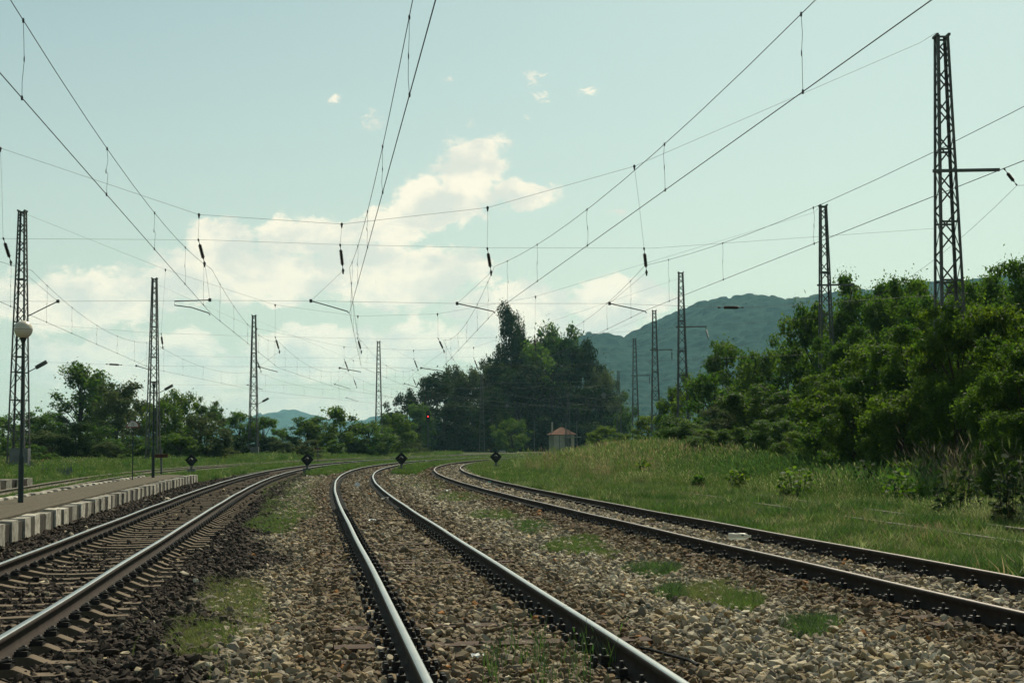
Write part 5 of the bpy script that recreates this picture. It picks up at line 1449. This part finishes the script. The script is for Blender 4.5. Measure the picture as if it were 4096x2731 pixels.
def hill(name, ridge, Yr, Yfoot, x0v, x1v, step, canopy, label, back=.35):
    "ridge: (overview x, overview y) points of the skyline at distance Yr"
    vx = np.array([q[0] for q in ridge], float); vy = np.array([q[1] for q in ridge], float)
    xw = np.array([vat(a_, b_, Yr).x for a_, b_ in ridge]); zw = np.array([vat(a_, b_, Yr).z for a_, b_ in ridge])
    xs_ = np.arange(xw.min(), xw.max(), step); nr = int((Yr - Yfoot) * (1 + back) / step); ys_ = Yfoot + np.arange(nr) * step
    X, Y = np.meshgrid(xs_, ys_)
    top = np.interp(X, xw, zw)
    f = np.clip((Y - Yfoot) / (Yr - Yfoot), 0, 2)
    up_ = np.where(f <= 1, np.sin(np.clip(f, 0, 1) * math.pi / 2) ** 1.15, np.cos(np.clip(f - 1, 0, 1) * math.pi / 2 * .8))
    H = top * up_
    r2 = np.random.default_rng(5)
    def vn(X, Y, s, seed):
        out = np.zeros(X.shape)
        for k_ in range(7):
            th = r2.uniform(0, 6.28); ph = r2.uniform(0, 6.28); q = r2.uniform(.7, 1.4) / s
            out += np.sin((X * math.cos(th) + Y * math.sin(th)) * q + ph)
        return out / 4
    H = H + up_ * (vn(X, Y, 45, 1) * 7 * (1 - np.clip(f, 0, 1) * .7) + vn(X, Y, 16, 3) * 2.0)
    # tree crowns: rounded cells
    cs = canopy; cxi = np.floor(X / cs); cyi = np.floor(Y / cs)
    best = np.full(X.shape, 9.0); hcell = np.zeros(X.shape); tcell = np.zeros(X.shape)
    for dx in (-1, 0, 1):
        for dy in (-1, 0, 1):
            a_ = cxi + dx; b_ = cyi + dy
            h1 = np.modf(np.abs(np.sin(a_ * 127.1 + b_ * 311.7) * 43758.5453))[0]; h2 = np.modf(np.abs(np.sin(a_ * 269.5 + b_ * 183.3) * 43758.5453))[0]
            dd = np.hypot(X / cs - (a_ + h1), Y / cs - (b_ + h2)); nearer = dd < best
            best = np.where(nearer, dd, best); hcell = np.where(nearer, np.modf(h1 * 7.31 + h2 * 3.7)[0] ** 2, hcell); tcell = np.where(nearer, np.modf(h1 * 5.17 + h2 * 9.1)[0], tcell)
    H = H + up_ ** .3 * (np.sqrt(np.clip(1 - best ** 2, 0, 1)) * canopy * .5 + hcell * canopy * .6)
    V = np.stack([X, Y, H - 2.5], -1).reshape(-1, 3); ny_, nx_ = X.shape
    ii = np.arange(nx_ * ny_).reshape(ny_, nx_); Q = np.stack([ii[:-1, :-1], ii[:-1, 1:], ii[1:, 1:], ii[1:, :-1]], -1).reshape(-1, 4)
    mead = np.exp(-((X - np.interp(1760, vx, xw)) / (Yr * .035)) ** 2) * sstep((f - .72) / .15)
    me = mesh_np(name, V, Q, [M['forest']], smooth=True, attrs={'meadow': ('FLOAT', 'POINT', mead.ravel()), 'tone': ('FLOAT', 'POINT', tcell.ravel())})
    return tag(link(name, me), label, kind='structure')
hill('hill', [(1130, 862), (1290, 800), (1345, 783), (1372, 780), (1402, 789), (1422, 791), (1455, 775), (1500, 755), (1560, 730), (1600, 714), (1650, 704), (1700, 697), (1730, 695), (1762, 704), (1800, 700), (1850, 693), (1890, 688), (2000, 682), (2100, 672), (2200, 662), (2262, 651), (2310, 656), (2360, 650), (2620, 640)],
     1900, 1150, 0, 0, 2.6, 9.5, 'wooded hill behind the thicket on the right')
hill('far_hill', [(380, 1012), (520, 1000), (585, 985), (620, 970), (655, 960), (690, 966), (735, 980), (800, 985), (900, 975), (1050, 990), (1250, 1015)], 4600, 3900, 0, 0, 9.0, 34.0, 'small blue hill far off on the left')

# ------------------------------------------------------------------ air
bm = bmesh.new(); bmesh.ops.create_cube(bm, size=1.0)
hz_me = bpy.data.meshes.new('haze'); bm.to_mesh(hz_me); bm.free()
HT = 330.0
ho = link('haze', hz_me, None, (0, 2600, HT / 2 - 2.0)); ho.scale = (10600, 5900, HT + 1.0)
m = bpy.data.materials.new('thin_air'); m.use_nodes = True; m.node_tree.nodes.clear()
t = NB(m.node_tree); pv = t.n('ShaderNodeVolumePrincipled'); pv.inputs['Density'].default_value = .000105
pv.inputs['Color'].default_value = (.44, .84, 1.0, 1); pv.inputs['Anisotropy'].default_value = .2
mo = t.n('ShaderNodeOutputMaterial'); t.l(pv.outputs[0], mo.inputs['Volume'])
hz_me.materials.append(m); ho['kind'] = 'stuff'; ho['label'] = 'thin blue-green haze over the valley'
